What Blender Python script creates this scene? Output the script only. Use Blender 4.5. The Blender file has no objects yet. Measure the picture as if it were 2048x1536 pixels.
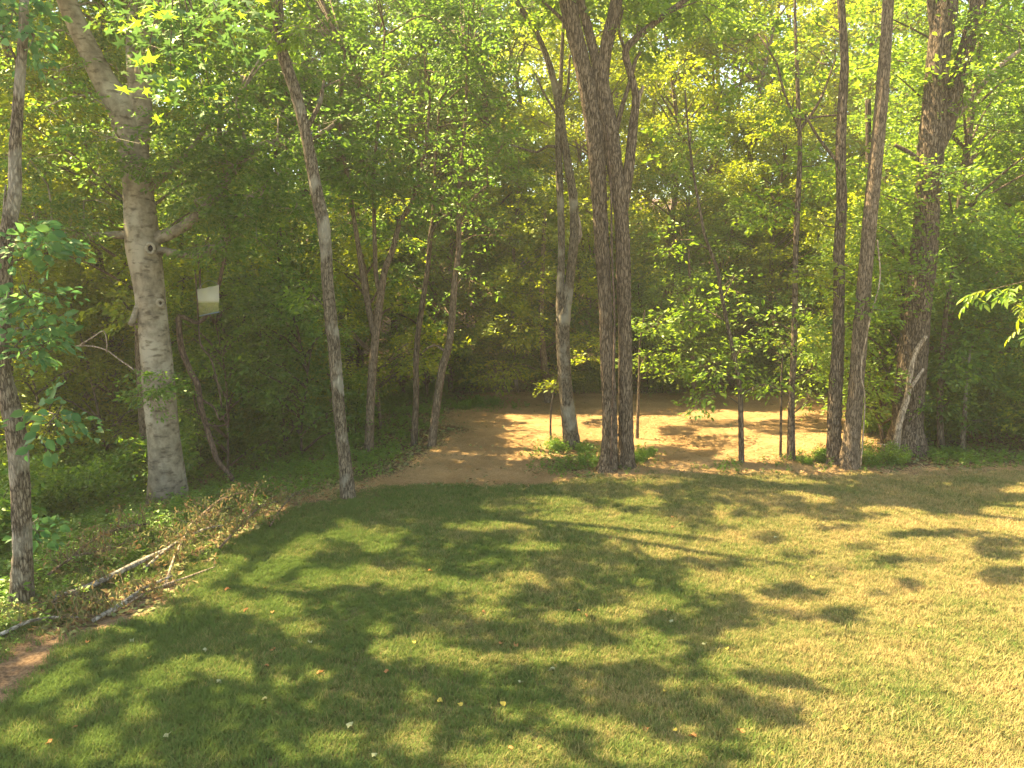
import bpy, math, random
import numpy as np
from mathutils import Vector

random.seed(7)
rng = np.random.default_rng(7)
scene = bpy.context.scene
R = math.radians

# ------------------------------------------------------------------ camera, sky, sun, exposure
CAM_H, PITCH, F = 4.3, R(8.0), 1540.0           # metres, radians, focal length in photo pixels (2048 wide)
cam_d = bpy.data.cameras.new('camera')
cam = bpy.data.objects.new('camera', cam_d)
scene.collection.objects.link(cam)
cam.location = (0, 0, CAM_H)
cam.rotation_euler = (R(90) - PITCH, 0, 0)
cam_d.sensor_fit = 'HORIZONTAL'
cam_d.sensor_width = 36
cam_d.lens = F / 2048 * 36
cam_d.clip_end = 2000
scene.camera = cam

SUN_EL, SUN_FRONT = R(58), R(22)                # sun high on the left, a little in front of the camera
TO_SUN = np.array([-math.cos(SUN_EL) * math.cos(SUN_FRONT), math.cos(SUN_EL) * math.sin(SUN_FRONT), math.sin(SUN_EL)])
world = bpy.data.worlds.new('World')
scene.world = world
world.use_nodes = True
wn = world.node_tree.nodes
sky = wn.new('ShaderNodeTexSky')
sky.sky_type = 'NISHITA'
sky.sun_disc = False
sky.sun_elevation = SUN_EL
sky.sun_rotation = math.atan2(TO_SUN[0], TO_SUN[1])
wn['Background'].inputs['Strength'].default_value = 0.11
world.node_tree.links.new(sky.outputs[0], wn['Background'].inputs['Color'])
sun_d = bpy.data.lights.new('sun', 'SUN')
sun_d.energy = 5.0
sun_d.angle = R(0.53)
sun_d.color = (1.0, 0.86, 0.62)
sun = bpy.data.objects.new('sun', sun_d)
scene.collection.objects.link(sun)
sun.location = (-20, 10, 30)
sun.rotation_euler = Vector(TO_SUN).to_track_quat('Z', 'Y').to_euler()
scene.view_settings.view_transform = 'Standard'
scene.view_settings.look = 'None'
scene.view_settings.gamma = 1.0
scene.view_settings.use_curve_mapping = False
scene.view_settings.exposure = 2.62
scene.view_settings.use_white_balance = True
scene.view_settings.white_balance_temperature = 8200
scene.view_settings.white_balance_tint = 4
scene.cycles.max_bounces = 6
scene.cycles.diffuse_bounces = 3
scene.cycles.transmission_bounces = 4
scene.cycles.use_denoising = True
GLARE_VEIL = 0.0015  # density of the added volume that imitates window glare

# ------------------------------------------------------------------ photo pixel <-> place
cp, sp_ = math.cos(PITCH), math.sin(PITCH)


def ray(u, v):
    c, s = (u - 1024) / F, -(v - 768) / F
    return np.array([c, cp + s * sp_, -sp_ + s * cp])


def at(u, v, Y):
    """The point seen at photo pixel (u, v) at the distance Y of the thing it belongs to."""
    d = ray(u, v)
    return d * (Y / d[1]) + np.array([0, 0, CAM_H])


def to_px(P):
    P = np.atleast_2d(P)
    x, y, z = P[:, 0], P[:, 1], P[:, 2] - CAM_H
    fw = np.maximum(y * cp - z * sp_, 1e-3)
    upc = y * sp_ + z * cp
    return 1024 + F * x / fw, 768 - F * upc / fw


def flat(u, v):
    d = ray(u, v)
    t = CAM_H / -d[2]
    return d[0] * t, d[1] * t


# the lawn's left edge (a worn strip of bare soil along a bank), then the left edge of the straw
EDGE = np.array([flat(u, v) for u, v in ((-60, 1420), (0, 1372), (70, 1318), (150, 1272), (300, 1190), (430, 1115), (520, 1052), (600, 1008), (700, 984), (800, 955), (850, 925), (885, 885), (900, 840), (940, 805))])
EDGE = np.vstack([[-4.6, 2.0], [-4.0, -5.0], EDGE])
EDGE = EDGE[np.argsort(EDGE[:, 1])]


def edge_x(y):
    return np.interp(y, EDGE[:, 1], EDGE[:, 0])


def smooth(a, b, x):
    t = np.clip((x - a) / (b - a), 0, 1)
    return t * t * (3 - 2 * t)


def height(x, y):
    x, y = np.asarray(x, float), np.asarray(y, float)
    d = (edge_x(y) - x) * 0.75                                   # metres out past the lawn edge, on the left
    z = -1.5 * smooth(0.8, 9, d) - 0.8 * smooth(7, 22, d)        # a bank falling into a wooded hollow
    z = z * (1 - smooth(26, 44, y)) 
    z = z + 0.045 * np.sin(x * 0.9 + 1) * np.sin(y * 0.7) * smooth(0, 6, y)
    z = z + 9.0 * smooth(34, 95, y) + 0.10 * np.maximum(y - 60, 0) + 1.2 * smooth(-14, -45, x) * 2  # hillside behind
    return z


def gpt(u, v):
    """Where the line of sight through pixel (u, v) meets the ground."""
    d = ray(u, v)
    o = np.array([0, 0, CAM_H])
    t0, t = 0.5, 0.5
    while t < 120:
        p = o + d * t
        if p[2] < height(p[0], p[1]):
            break
        t0 = t
        t += 0.1
    for _ in range(24):
        m = (t0 + t) / 2
        p = o + d * m
        if p[2] < height(p[0], p[1]):
            t = m
        else:
            t0 = m
    return o + d * t


def vnoise(x, y, seed=0):
    """cheap smooth 2-D noise, -1..1"""
    s = 0
    r = np.random.default_rng(seed)
    for k in range(6):
        a, f, ph = r.uniform(0, 6.28), r.uniform(0.6, 1.9), r.uniform(0, 6.28)
        s = s + np.sin((x * math.cos(a) + y * math.sin(a)) * f + ph)
    return s / 3.2


# ------------------------------------------------------------------ where the photograph's ground is sunlit or shaded
GU, GV = np.meshgrid(np.arange(-400, 2500, 6.0), np.arange(790, 1720, 6.0))
SH = np.ones_like(GU)


def paint(lst, val, soft=1.0):
    for it in lst:
        u, v, ru, rv = it[:4]
        if val == 0 and rv < 17 and u < 820:
            ru, rv = ru * 1.12, rv + 4
        a = R(it[4]) if len(it) > 4 else 0
        du, dv = GU - u, GV - v
        p, q = du * math.cos(a) + dv * math.sin(a), -du * math.sin(a) + dv * math.cos(a)
        SH[(p / ru) ** 2 + (q / rv) ** 2 < soft] = val


SH[(GV >= 955) & (GU > np.interp(GV, [955, 1000, 1130, 1200, 1300, 1400, 1536, 1720], [1450, 1430, 1430, 1500, 1420, 1500, 1480, 1500]))] = 0
SH[(GV < 955) & (GU > 1010) & (GU < 1760)] = 0
paint([(5, 1190, 34, 16), (305, 1240, 32, 20), (250, 1262, 20, 8), (390, 1172, 55, 17, -25), (430, 1145, 60, 15, -25), (441, 1197, 32, 12), (488, 1215, 36, 10),
       (562, 1215, 42, 22), (547, 1138, 58, 19, -28), (594, 1103, 55, 20, -28), (640, 1155, 40, 15), (700, 1068, 38, 10), (601, 1260, 32, 9), (725, 1150, 42, 14),
       (760, 1070, 42, 11), (130, 1360, 46, 22, -35), (86, 1389, 38, 14, -20), (222, 1385, 24, 13), (168, 1428, 34, 10, -30), (332, 1362, 44, 16), (390, 1334, 40, 12),
       (460, 1342, 48, 15), (480, 1362, 26, 8), (40, 1467, 32, 23), (82, 1498, 32, 15), (195, 1495, 34, 22), (285, 1440, 24, 15), (675, 1498, 46, 25), (648, 1358, 26, 10),
       (570, 1377, 16, 8), (270, 1303, 22, 8), (780, 1307, 42, 22), (760, 1264, 22, 8), (739, 1073, 30, 10), (801, 1053, 42, 9), (758, 1092, 26, 9), (817, 1158, 48, 15),
       (903, 1174, 38, 12), (985, 1186, 42, 14), (1051, 1166, 44, 12), (731, 1155, 30, 10), (953, 1057, 56, 10), (1051, 1053, 66, 12), (1012, 1014, 60, 14), (1090, 1006, 70, 14),
       (1168, 1037, 95, 17), (1246, 1053, 95, 20), (1285, 1006, 46, 9), (1305, 963, 90, 8), (1168, 962, 60, 7), (1324, 1092, 85, 28), (1402, 1092, 85, 24), (1070, 1104, 50, 9),
       (973, 1225, 44, 9), (1129, 1240, 50, 10), (1238, 1233, 50, 13), (1316, 1209, 55, 14), (1293, 1170, 22, 6), (1441, 1170, 75, 20), (817, 1300, 56, 18), (918, 1320, 64, 20),
       (988, 1320, 34, 13), (1090, 1315, 52, 14), (1187, 1312, 90, 14), (1305, 1300, 66, 14), (1324, 1280, 38, 8), (1344, 1366, 26, 8), (1149, 1440, 44, 12, 10), (1227, 1456, 66, 18, 12),
       (1285, 1502, 66, 24), (1383, 1503, 52, 14), (1012, 1515, 120, 20), (1070, 1490, 60, 14), (836, 1475, 30, 22), (1012, 1420, 22, 8), (1461, 1327, 60, 12), (330, 1062, 26, 5), (20, 1225, 60, 16), (385, 1115, 85, 24, -28), (480, 1050, 60, 20, -28), (270, 1180, 50, 13, -28), (170, 1215, 36, 10, -20), (525, 1018, 40, 9)], 0, 1.2)
paint([(1365, 1026, 50, 12), (1521, 1002, 90, 18), (1443, 987, 80, 9), (1521, 1030, 60, 12), (1640, 1022, 80, 16), (1795, 998, 130, 20), (1912, 1022, 60, 13), (1840, 957, 260, 10),
       (1990, 968, 90, 9), (1678, 1057, 52, 9), (1541, 1073, 42, 12), (1600, 1108, 46, 9), (1443, 1057, 36, 7), (1728, 1096, 36, 10), (1873, 1073, 110, 11), (2010, 1104, 62, 28),
       (1775, 1123, 42, 11), (1873, 1123, 52, 9), (1670, 1143, 26, 9), (1826, 1170, 36, 11), (2017, 1162, 62, 22), (1767, 1186, 36, 9), (1588, 1182, 72, 21), (1482, 1233, 112, 27),
       (1697, 1233, 66, 23), (1611, 1233, 32, 14), (1697, 1272, 42, 7), (1463, 1299, 62, 11), (1560, 1365, 92, 19, 10), (1658, 1397, 46, 10, 14), (1521, 1424, 102, 27), (1580, 1455, 52, 12),
       (1443, 1483, 52, 26), (1482, 1520, 42, 18), (1424, 1127, 90, 13), (1326, 1155, 60, 12), (1250, 1125, 50, 12),
       (1560, 976, 200, 8), (1800, 980, 220, 11), (1960, 1000, 110, 13), (1400, 1000, 60, 7), (1700, 1035, 90, 9),
       # on the straw
       (960, 850, 95, 8), (1000, 868, 60, 6), (930, 885, 90, 8), (1000, 905, 70, 6), (950, 950, 165, 24), (1080, 820, 130, 10), (1250, 812, 140, 14), (1192, 848, 26, 10), (1300, 826, 80, 12),
       (1360, 862, 46, 11), (1330, 897, 44, 9), (1390, 908, 60, 8), (1190, 893, 32, 10), (1100, 938, 92, 18), (1440, 850, 70, 11), (1560, 858, 60, 18), (1380, 920, 46, 8), (1470, 938, 80, 5),
       (1560, 935, 50, 6), (1650, 850, 70, 22), (1500, 812, 300, 13)], 1)


def shade_at(x, y):
    """1 where the photograph's ground is shaded, 0 where sunlit, -1 where it shows no open ground."""
    u, v = to_px(np.stack([x, y, np.zeros_like(x)], 1))
    i = np.round((v - GV[0, 0]) / 6).astype(int)
    j = np.round((u - GU[0, 0]) / 6).astype(int)
    ok = (i >= 0) & (i < GU.shape[0]) & (j >= 0) & (j < GU.shape[1]) & (y > 5.5)
    r = np.full(len(x), -1.0)
    r[ok] = SH[i[ok], j[ok]]
    r[(x < edge_x(y) - np.where(y < 16, 6, 4))] = -1
    r[(y > 25.5)] = -1
    r[(x > 0.85 * y - 3 + 6)] = -1
    return r


def sunlit_below(P):
    """True where a leaf at P would shade ground that the photograph shows in the sun."""
    P = np.atleast_2d(P)
    G = P - TO_SUN * (P[:, 2] / TO_SUN[2])[:, None]
    return shade_at(G[:, 0], G[:, 1]) == 0


# ------------------------------------------------------------------ materials
MATS = {}


def new_mat(name):
    m = bpy.data.materials.new(name)
    m.use_nodes = True
    m.node_tree.nodes.clear()
    MATS[name] = m
    return m, m.node_tree.nodes, m.node_tree.links


def ramp(n, stops):
    r = n.new('ShaderNodeValToRGB')
    el = r.color_ramp.elements
    while len(el) < len(stops):
        el.new(0.5)
    for e, (p, c) in zip(el, stops):
        e.position = p
        e.color = (*c, 1)
    return r


def leaf_mat(name, cols, trans, tmix=0.45, rough=0.45):
    """leaf: diffuse + light through the blade + a waxy gloss; every leaf its own tone"""
    m, n, l = new_mat(name)
    g = n.new('ShaderNodeNewGeometry')
    k = len(cols)
    r = ramp(n, [(i / max(k - 1, 1), c) for i, c in enumerate(cols)])
    l.new(g.outputs['Random Per Island'], r.inputs[0])
    d = n.new('ShaderNodeBsdfDiffuse')
    l.new(r.outputs[0], d.inputs[0])
    t = n.new('ShaderNodeBsdfTranslucent')
    mixc = n.new('ShaderNodeMix')
    mixc.data_type = 'RGBA'
    mixc.blend_type = 'MULTIPLY'
    mixc.inputs[0].default_value = 0.0
    l.new(r.outputs[0], mixc.inputs[6])
    hs = n.new('ShaderNodeHueSaturation')
    hs.inputs['Value'].default_value = trans[0]
    hs.inputs['Saturation'].default_value = trans[1]
    hs.inputs['Hue'].default_value = trans[2]
    l.new(r.outputs[0], hs.inputs['Color'])
    l.new(hs.outputs[0], t.inputs[0])
    mx = n.new('ShaderNodeMixShader')
    mx.inputs[0].default_value = tmix
    l.new(d.outputs[0], mx.inputs[1])
    l.new(t.outputs[0], mx.inputs[2])
    gl = n.new('ShaderNodeBsdfGlossy')
    gl.inputs['Roughness'].default_value = rough
    gl.inputs[0].default_value = (0.6, 0.7, 0.45, 1)
    m2 = n.new('ShaderNodeMixShader')
    lw = n.new('ShaderNodeLayerWeight')
    lw.inputs[0].default_value = 0.25
    mm = n.new('ShaderNodeMath')
    mm.operation = 'MULTIPLY'
    mm.inputs[1].default_value = 0.10
    l.new(lw.outputs['Fresnel'], mm.inputs[0])
    l.new(mm.outputs[0], m2.inputs[0])
    l.new(mx.outputs[0], m2.inputs[1])
    l.new(gl.outputs[0], m2.inputs[2])
    o = n.new('ShaderNodeOutputMaterial')
    l.new(m2.outputs[0], o.inputs[0])
    return m


T = (3.6, 1.12, 0.476)
leaf_mat('leaf_green', [(0.05, 0.105, 0.020), (0.08, 0.14, 0.026), (0.12, 0.18, 0.034)], T)
leaf_mat('leaf_dark', [(0.036, 0.085, 0.020), (0.055, 0.115, 0.024), (0.08, 0.145, 0.03)], T)
leaf_mat('leaf_yellow', [(0.085, 0.135, 0.022), (0.12, 0.16, 0.026), (0.17, 0.19, 0.03)], T, 0.5)
leaf_mat('leaf_blue', [(0.035, 0.10, 0.04), (0.05, 0.125, 0.045), (0.065, 0.14, 0.045)], T, 0.4)
leaf_mat('leaf_star', [(0.04, 0.095, 0.03), (0.055, 0.12, 0.034), (0.075, 0.14, 0.036)], (1.9, 1.05, 0.485), 0.4)
leaf_mat('leaf_dry', [(0.13, 0.07, 0.03), (0.24, 0.15, 0.065), (0.15, 0.15, 0.05), (0.10, 0.13, 0.04), (0.24, 0.20, 0.09)], (1.4, 1.0, 0.5), 0.3, 0.7)
leaf_mat('leaf_weed', [(0.05, 0.12, 0.022), (0.075, 0.15, 0.026), (0.11, 0.17, 0.03)], T, 0.4)
leaf_mat('fallen_yellow', [(0.34, 0.26, 0.05), (0.42, 0.34, 0.08)], (1.2, 1, 0.5), 0.2, 0.6)
leaf_mat('fallen_brown', [(0.30, 0.12, 0.05), (0.38, 0.20, 0.08)], (1.2, 1, 0.5), 0.2, 0.6)
leaf_mat('fallen_pale', [(0.24, 0.26, 0.13), (0.33, 0.33, 0.18)], (1.2, 1, 0.5), 0.2, 0.6)


def bark_mat(name, dark, light, patch=None, vs=3.0, hs=16.0, bump=0.6, cross=False):
    m, n, l = new_mat(name)
    g = n.new('ShaderNodeNewGeometry')
    mp = n.new('ShaderNodeMapping')
    mp.inputs['Scale'].default_value = (hs, hs, vs)
    l.new(g.outputs['Position'], mp.inputs[0])
    no = n.new('ShaderNodeTexNoise')
    no.inputs['Scale'].default_value = 1.0
    no.inputs['Detail'].default_value = 6
    no.inputs['Roughness'].default_value = 0.65
    l.new(mp.outputs[0], no.inputs['Vector'])
    big = n.new('ShaderNodeTexNoise')
    big.inputs['Scale'].default_value = 1.6
    big.inputs['Detail'].default_value = 5
    l.new(g.outputs['Position'], big.inputs['Vector'])
    wp_ = n.new('ShaderNodeVectorMath')
    wp_.operation = 'MULTIPLY_ADD'
    wp_.inputs[1].default_value = (1.6, 1.6, 1.6)
    l.new(no.outputs['Color'], wp_.inputs[0])
    l.new(mp.outputs[0], wp_.inputs[2])
    vo = n.new('ShaderNodeTexVoronoi')
    vo.feature = 'DISTANCE_TO_EDGE'
    vo.inputs['Scale'].default_value = 1.0
    l.new(wp_.outputs[0], vo.inputs['Vector'])
    crk = ramp(n, [(0.02, (0.30, 0.28, 0.26)), (0.16, (1, 1, 1))])
    l.new(vo.outputs['Distance'], crk.inputs[0])
    r = ramp(n, [(0.36, dark), (0.50, tuple((a_ * 0.45 + b_ * 0.55) for a_, b_ in zip(dark, light))), (0.60, light)])
    l.new(no.outputs[0], r.inputs[0])
    mxk = n.new('ShaderNodeMix')
    mxk.data_type = 'RGBA'
    mxk.blend_type = 'MULTIPLY'
    mxk.inputs[0].default_value = 0.0 if cross else 0.9
    l.new(r.outputs[0], mxk.inputs[6])
    l.new(crk.outputs[0], mxk.inputs[7])
    col = mxk.outputs[2]
    if patch:
        r2 = ramp(n, [(0.52, (0, 0, 0)), (0.62, (1, 1, 1))])
        l.new(big.outputs[0], r2.inputs[0])
        mx = n.new('ShaderNodeMix')
        mx.data_type = 'RGBA'
        l.new(r2.outputs[0], mx.inputs[0])
        l.new(col, mx.inputs[6])
        mx.inputs[7].default_value = (*patch, 1)
        col = mx.outputs[2]
    if cross:                                   # beech: short dark bars across smooth bark
        mp2 = n.new('ShaderNodeMapping')
        mp2.inputs['Scale'].default_value = (5.5, 5.5, 13)
        l.new(g.outputs['Position'], mp2.inputs[0])
        n2 = n.new('ShaderNodeTexNoise')
        n2.inputs['Scale'].default_value = 1.0
        n2.inputs['Detail'].default_value = 7
        l.new(mp2.outputs[0], n2.inputs['Vector'])
        r3 = ramp(n, [(0.33, (0.35, 0.32, 0.28)), (0.47, (1, 1, 1))])
        l.new(n2.outputs[0], r3.inputs[0])
        mx = n.new('ShaderNodeMix')
        mx.data_type = 'RGBA'
        mx.blend_type = 'MULTIPLY'
        mx.inputs[0].default_value = 0.85
        l.new(col, mx.inputs[6])
        l.new(r3.outputs[0], mx.inputs[7])
        col = mx.outputs[2]
    b = n.new('ShaderNodeBsdfPrincipled')
    b.inputs['Roughness'].default_value = 0.9
    b.inputs['Specular IOR Level'].default_value = 0.2
    l.new(col, b.inputs['Base Color'])
    bp = n.new('ShaderNodeBump')
    bp.inputs['Strength'].default_value = bump
    bp.inputs['Distance'].default_value = 0.05
    l.new(no.outputs[0] if cross else crk.outputs[0], bp.inputs['Height'])
    l.new(bp.outputs[0], b.inputs['Normal'])
    o = n.new('ShaderNodeOutputMaterial')
    l.new(b.outputs[0], o.inputs[0])
    return m


bark_mat('bark_brown', (0.08, 0.056, 0.037), (0.25, 0.18, 0.12), vs=5, hs=30, bump=0.9)
bark_mat('bark_grey', (0.08, 0.06, 0.04), (0.26, 0.205, 0.14), patch=(0.30, 0.265, 0.20), vs=7, hs=34, bump=0.8)
bark_mat('bark_tan', (0.11, 0.078, 0.05), (0.27, 0.195, 0.13), vs=6, hs=30, bump=0.7)
bark_mat('bark_beech', (0.12, 0.097, 0.066), (0.25, 0.205, 0.142), patch=(0.30, 0.26, 0.19), vs=5, hs=6, bump=0.25, cross=True)
bark_mat('bark_dark', (0.03, 0.022, 0.016), (0.12, 0.088, 0.06), vs=3, hs=18, bump=0.7)
bark_mat('dead_wood', (0.24, 0.17, 0.11), (0.50, 0.38, 0.27), vs=4, hs=24, bump=0.4)
bark_mat('cut_wood', (0.16, 0.14, 0.11), (0.36, 0.32, 0.26), vs=12, hs=12, bump=0.4)
bark_mat('vine_bark', (0.07, 0.045, 0.032), (0.19, 0.125, 0.09), vs=6, hs=20, bump=0.6)
bark_mat('hollow_shade', (0.010, 0.008, 0.006), (0.02, 0.016, 0.012))  # near-black colour standing in for shade inside the knot holes


def plain(name, col, rough=0.6, alpha=None):
    m, n, l = new_mat(name)
    b = n.new('ShaderNodeBsdfPrincipled')
    b.inputs['Base Color'].default_value = (*col, 1)
    b.inputs['Roughness'].default_value = rough
    o = n.new('ShaderNodeOutputMaterial')
    no = n.new('ShaderNodeTexNoise')
    no.inputs['Scale'].default_value = 40
    bp = n.new('ShaderNodeBump')
    bp.inputs['Strength'].default_value = 0.15
    l.new(no.outputs[0], bp.inputs['Height'])
    l.new(bp.outputs[0], b.inputs['Normal'])
    l.new(b.outputs[0], o.inputs[0])
    return m


plain('flag_pink', (0.85, 0.10, 0.20), 0.5)
plain('wire', (0.25, 0.25, 0.25), 0.4)


def blade_mat(name, green, dry, dry_lo, dry_hi, tmix, grad):
    """grass / straw blades: tone from where the blade grows (dry patches) and from blade to blade"""
    m, n, l = new_mat(name)
    g = n.new('ShaderNodeNewGeometry')
    oi = n.new('ShaderNodeObjectInfo')
    no = n.new('ShaderNodeTexNoise')
    no.inputs['Scale'].default_value = 0.75
    no.inputs['Detail'].default_value = 8
    no.inputs['Roughness'].default_value = 0.62
    l.new(g.outputs['Position'], no.inputs['Vector'])
    sx = n.new('ShaderNodeSeparateXYZ')
    l.new(g.outputs['Position'], sx.inputs[0])
    mr = n.new('ShaderNodeMapRange')
    mr.inputs[1].default_value = -4.0
    mr.inputs[2].default_value = 6.0
    mr.inputs[3].default_value = -grad
    mr.inputs[4].default_value = grad
    l.new(sx.outputs[0], mr.inputs[0])
    ad = n.new('ShaderNodeMath')
    l.new(no.outputs[0], ad.inputs[0])
    l.new(mr.outputs[0], ad.inputs[1])
    rr = n.new('ShaderNodeMath')
    rr.operation = 'MULTIPLY_ADD'
    rr.inputs[1].default_value = 0.24
    l.new(oi.outputs['Random'], rr.inputs[0])
    l.new(ad.outputs[0], rr.inputs[2])
    r4 = n.new('ShaderNodeMath')
    r4.operation = 'MULTIPLY_ADD'
    r4.inputs[1].default_value = 0.34
    l.new(g.outputs['Random Per Island'], r4.inputs[0])
    l.new(rr.outputs[0], r4.inputs[2])
    r = ramp(n, [(dry_lo, green), (dry_hi, dry)])
    mp = n.new('ShaderNodeMath')
    mp.operation = 'SUBTRACT'
    mp.inputs[1].default_value = 0.38
    l.new(r4.outputs[0], mp.inputs[0])
    l.new(mp.outputs[0], r.inputs[0])
    d = n.new('ShaderNodeBsdfDiffuse')
    t = n.new('ShaderNodeBsdfTranslucent')
    l.new(r.outputs[0], d.inputs[0])
    l.new(r.outputs[0], t.inputs[0])
    mx = n.new('ShaderNodeMixShader')
    mx.inputs[0].default_value = tmix
    l.new(d.outputs[0], mx.inputs[1])
    l.new(t.outputs[0], mx.inputs[2])
    o = n.new('ShaderNodeOutputMaterial')
    l.new(mx.outputs[0], o.inputs[0])


blade_mat('grass_blade', (0.108, 0.165, 0.040), (0.47, 0.33, 0.15), 0.33, 0.86, 0.3, 0.19)
blade_mat('straw_blade', (0.33, 0.20, 0.095), (0.58, 0.38, 0.195), 0.25, 0.75, 0.12, 0.0)

# ground: bare soil, thatch under the lawn, straw, brown leaf litter; which one is in the vertex colour 'cover'
m, n, l = new_mat('ground')
at_ = n.new('ShaderNodeAttribute')
at_.attribute_name = 'cover'
sep = n.new('ShaderNodeSeparateColor')
l.new(at_.outputs['Color'], sep.inputs[0])
g = n.new('ShaderNodeNewGeometry')


def gnoise(scale, detail=6):
    no = n.new('ShaderNodeTexNoise')
    no.inputs['Scale'].default_value = scale
    no.inputs['Detail'].default_value = detail
    no.inputs['Roughness'].default_value = 0.65
    l.new(g.outputs['Position'], no.inputs['Vector'])
    return no.outputs[0]


def gmix(f, a, b):
    x = n.new('ShaderNodeMix')
    x.data_type = 'RGBA'
    l.new(f, x.inputs[0])
    l.new(a, x.inputs[6])
    l.new(b, x.inputs[7])
    return x.outputs[2]


fine, mid = gnoise(26), gnoise(3.2)
lit = ramp(n, [(0.35, (0.035, 0.022, 0.014)), (0.55, (0.13, 0.075, 0.042)), (0.7, (0.24, 0.15, 0.09))])
l.new(fine, lit.inputs[0])
thatch = ramp(n, [(0.35, (0.07, 0.085, 0.026)), (0.65, (0.15, 0.12, 0.05))])
l.new(fine, thatch.inputs[0])
straw = ramp(n, [(0.3, (0.24, 0.14, 0.066)), (0.5, (0.42, 0.255, 0.124)), (0.72, (0.55, 0.35, 0.18))])
l.new(fine, straw.inputs[0])
soil = ramp(n, [(0.3, (0.17, 0.10, 0.055)), (0.7, (0.36, 0.24, 0.14))])
l.new(fine, soil.inputs[0])
c = gmix(sep.outputs[0], lit.outputs[0], thatch.outputs[0])
sv = ramp(n, [(0.35, (0.62, 0.60, 0.56)), (0.6, (1, 1, 1))])
l.new(mid, sv.inputs[0])
smx = n.new('ShaderNodeMix')
smx.data_type = 'RGBA'
smx.blend_type = 'MULTIPLY'
smx.inputs[0].default_value = 1.0
l.new(straw.outputs[0], smx.inputs[6])
l.new(sv.outputs[0], smx.inputs[7])
c = gmix(sep.outputs[1], c, smx.outputs[2])
c = gmix(sep.outputs[2], c, soil.outputs[0])
b = n.new('ShaderNodeBsdfPrincipled')
b.inputs['Roughness'].default_value = 0.95
b.inputs['Specular IOR Level'].default_value = 0.1
l.new(c, b.inputs['Base Color'])
bp = n.new('ShaderNodeBump')
bp.inputs['Strength'].default_value = 0.8
bp.inputs['Distance'].default_value = 0.05
l.new(fine, bp.inputs['Height'])
l.new(bp.outputs[0], b.inputs['Normal'])
o = n.new('ShaderNodeOutputMaterial')
l.new(b.outputs[0], o.inputs[0])

# ------------------------------------------------------------------ mesh and object helpers
TRIS = [0]


def mesh_np(name, verts, faces, mat, smooth_=True):
    """verts (N,3); faces: a list of (M,k) index arrays"""
    me = bpy.data.meshes.new(name)
    verts = np.asarray(verts, np.float32)
    faces = [f for f in faces if len(f)]
    me.vertices.add(len(verts))
    me.vertices.foreach_set('co', verts.ravel())
    loops = np.concatenate([f.ravel() for f in faces]).astype(np.int32)
    sizes = np.concatenate([np.full(len(f), f.shape[1]) for f in faces]).astype(np.int32)
    TRIS[0] += int((sizes - 2).sum())
    me.loops.add(len(loops))
    me.loops.foreach_set('vertex_index', loops)
    me.polygons.add(len(sizes))
    me.polygons.foreach_set('loop_start', np.concatenate([[0], np.cumsum(sizes)[:-1]]).astype(np.int32))
    me.polygons.foreach_set('loop_total', sizes)
    if smooth_:
        me.polygons.foreach_set('use_smooth', np.ones(len(sizes), bool))
    me.update(calc_edges=True)
    me.materials.append(MATS[mat])
    return me


class MB:
    """collects pieces of ONE object's mesh"""
    def __init__(self):
        self.v, self.f, self.n = [], {}, 0

    def add(self, verts, *faces):
        for f in faces:
            f = np.asarray(f)
            self.f.setdefault(f.shape[1], []).append(f + self.n)
        self.v.append(np.asarray(verts, float))
        self.n += len(verts)

    def mesh(self, name, mat, smooth_=True):
        return mesh_np(name, np.concatenate(self.v), [np.concatenate(x) for x in self.f.values()], mat, smooth_)


def link(name, me, parent=None, loc=None):
    o = bpy.data.objects.new(name, me)
    scene.collection.objects.link(o)
    if parent:
        o.parent = parent
    if loc is not None:
        o.location = loc
    return o


def tag(o, label, cat, group=None, kind=None):
    o['label'] = label
    o['category'] = cat
    if group:
        o['group'] = group
    if kind:
        o['kind'] = kind
    return o


def copy_tree(o, parent=None):
    c = o.copy()
    scene.collection.objects.link(c)
    c.parent = parent
    for ch in o.children:
        copy_tree(ch, c)
    return c


def unit(a):
    return a / np.maximum(np.linalg.norm(a, axis=-1, keepdims=True), 1e-9)


def curve(pts, rad, step):
    """resample a polyline with radii by Catmull-Rom"""
    pts, rad = np.asarray(pts, float), np.asarray(rad, float)
    if len(pts) == 2:
        k = max(2, int(np.linalg.norm(pts[1] - pts[0]) / step) + 1)
        t = np.linspace(0, 1, k)[:, None]
        return pts[0] * (1 - t) + pts[1] * t, rad[0] * (1 - t[:, 0]) + rad[1] * t[:, 0]
    P = np.vstack([2 * pts[0] - pts[1], pts, 2 * pts[-1] - pts[-2]])
    out, rr = [], []
    for i in range(1, len(P) - 2):
        k = max(1, int(np.linalg.norm(P[i + 1] - P[i]) / step))
        for t in np.arange(k) / k:
            p0, p1, p2, p3 = P[i - 1], P[i], P[i + 1], P[i + 2]
            out.append(0.5 * (2 * p1 + (p2 - p0) * t + (2 * p0 - 5 * p1 + 4 * p2 - p3) * t * t + (3 * p1 - p0 - 3 * p2 + p3) * t ** 3))
            rr.append(rad[i - 1] * (1 - t) + rad[i] * t)
    out.append(P[-2])
    rr.append(rad[-1])
    return np.array(out), np.array(rr)


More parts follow.
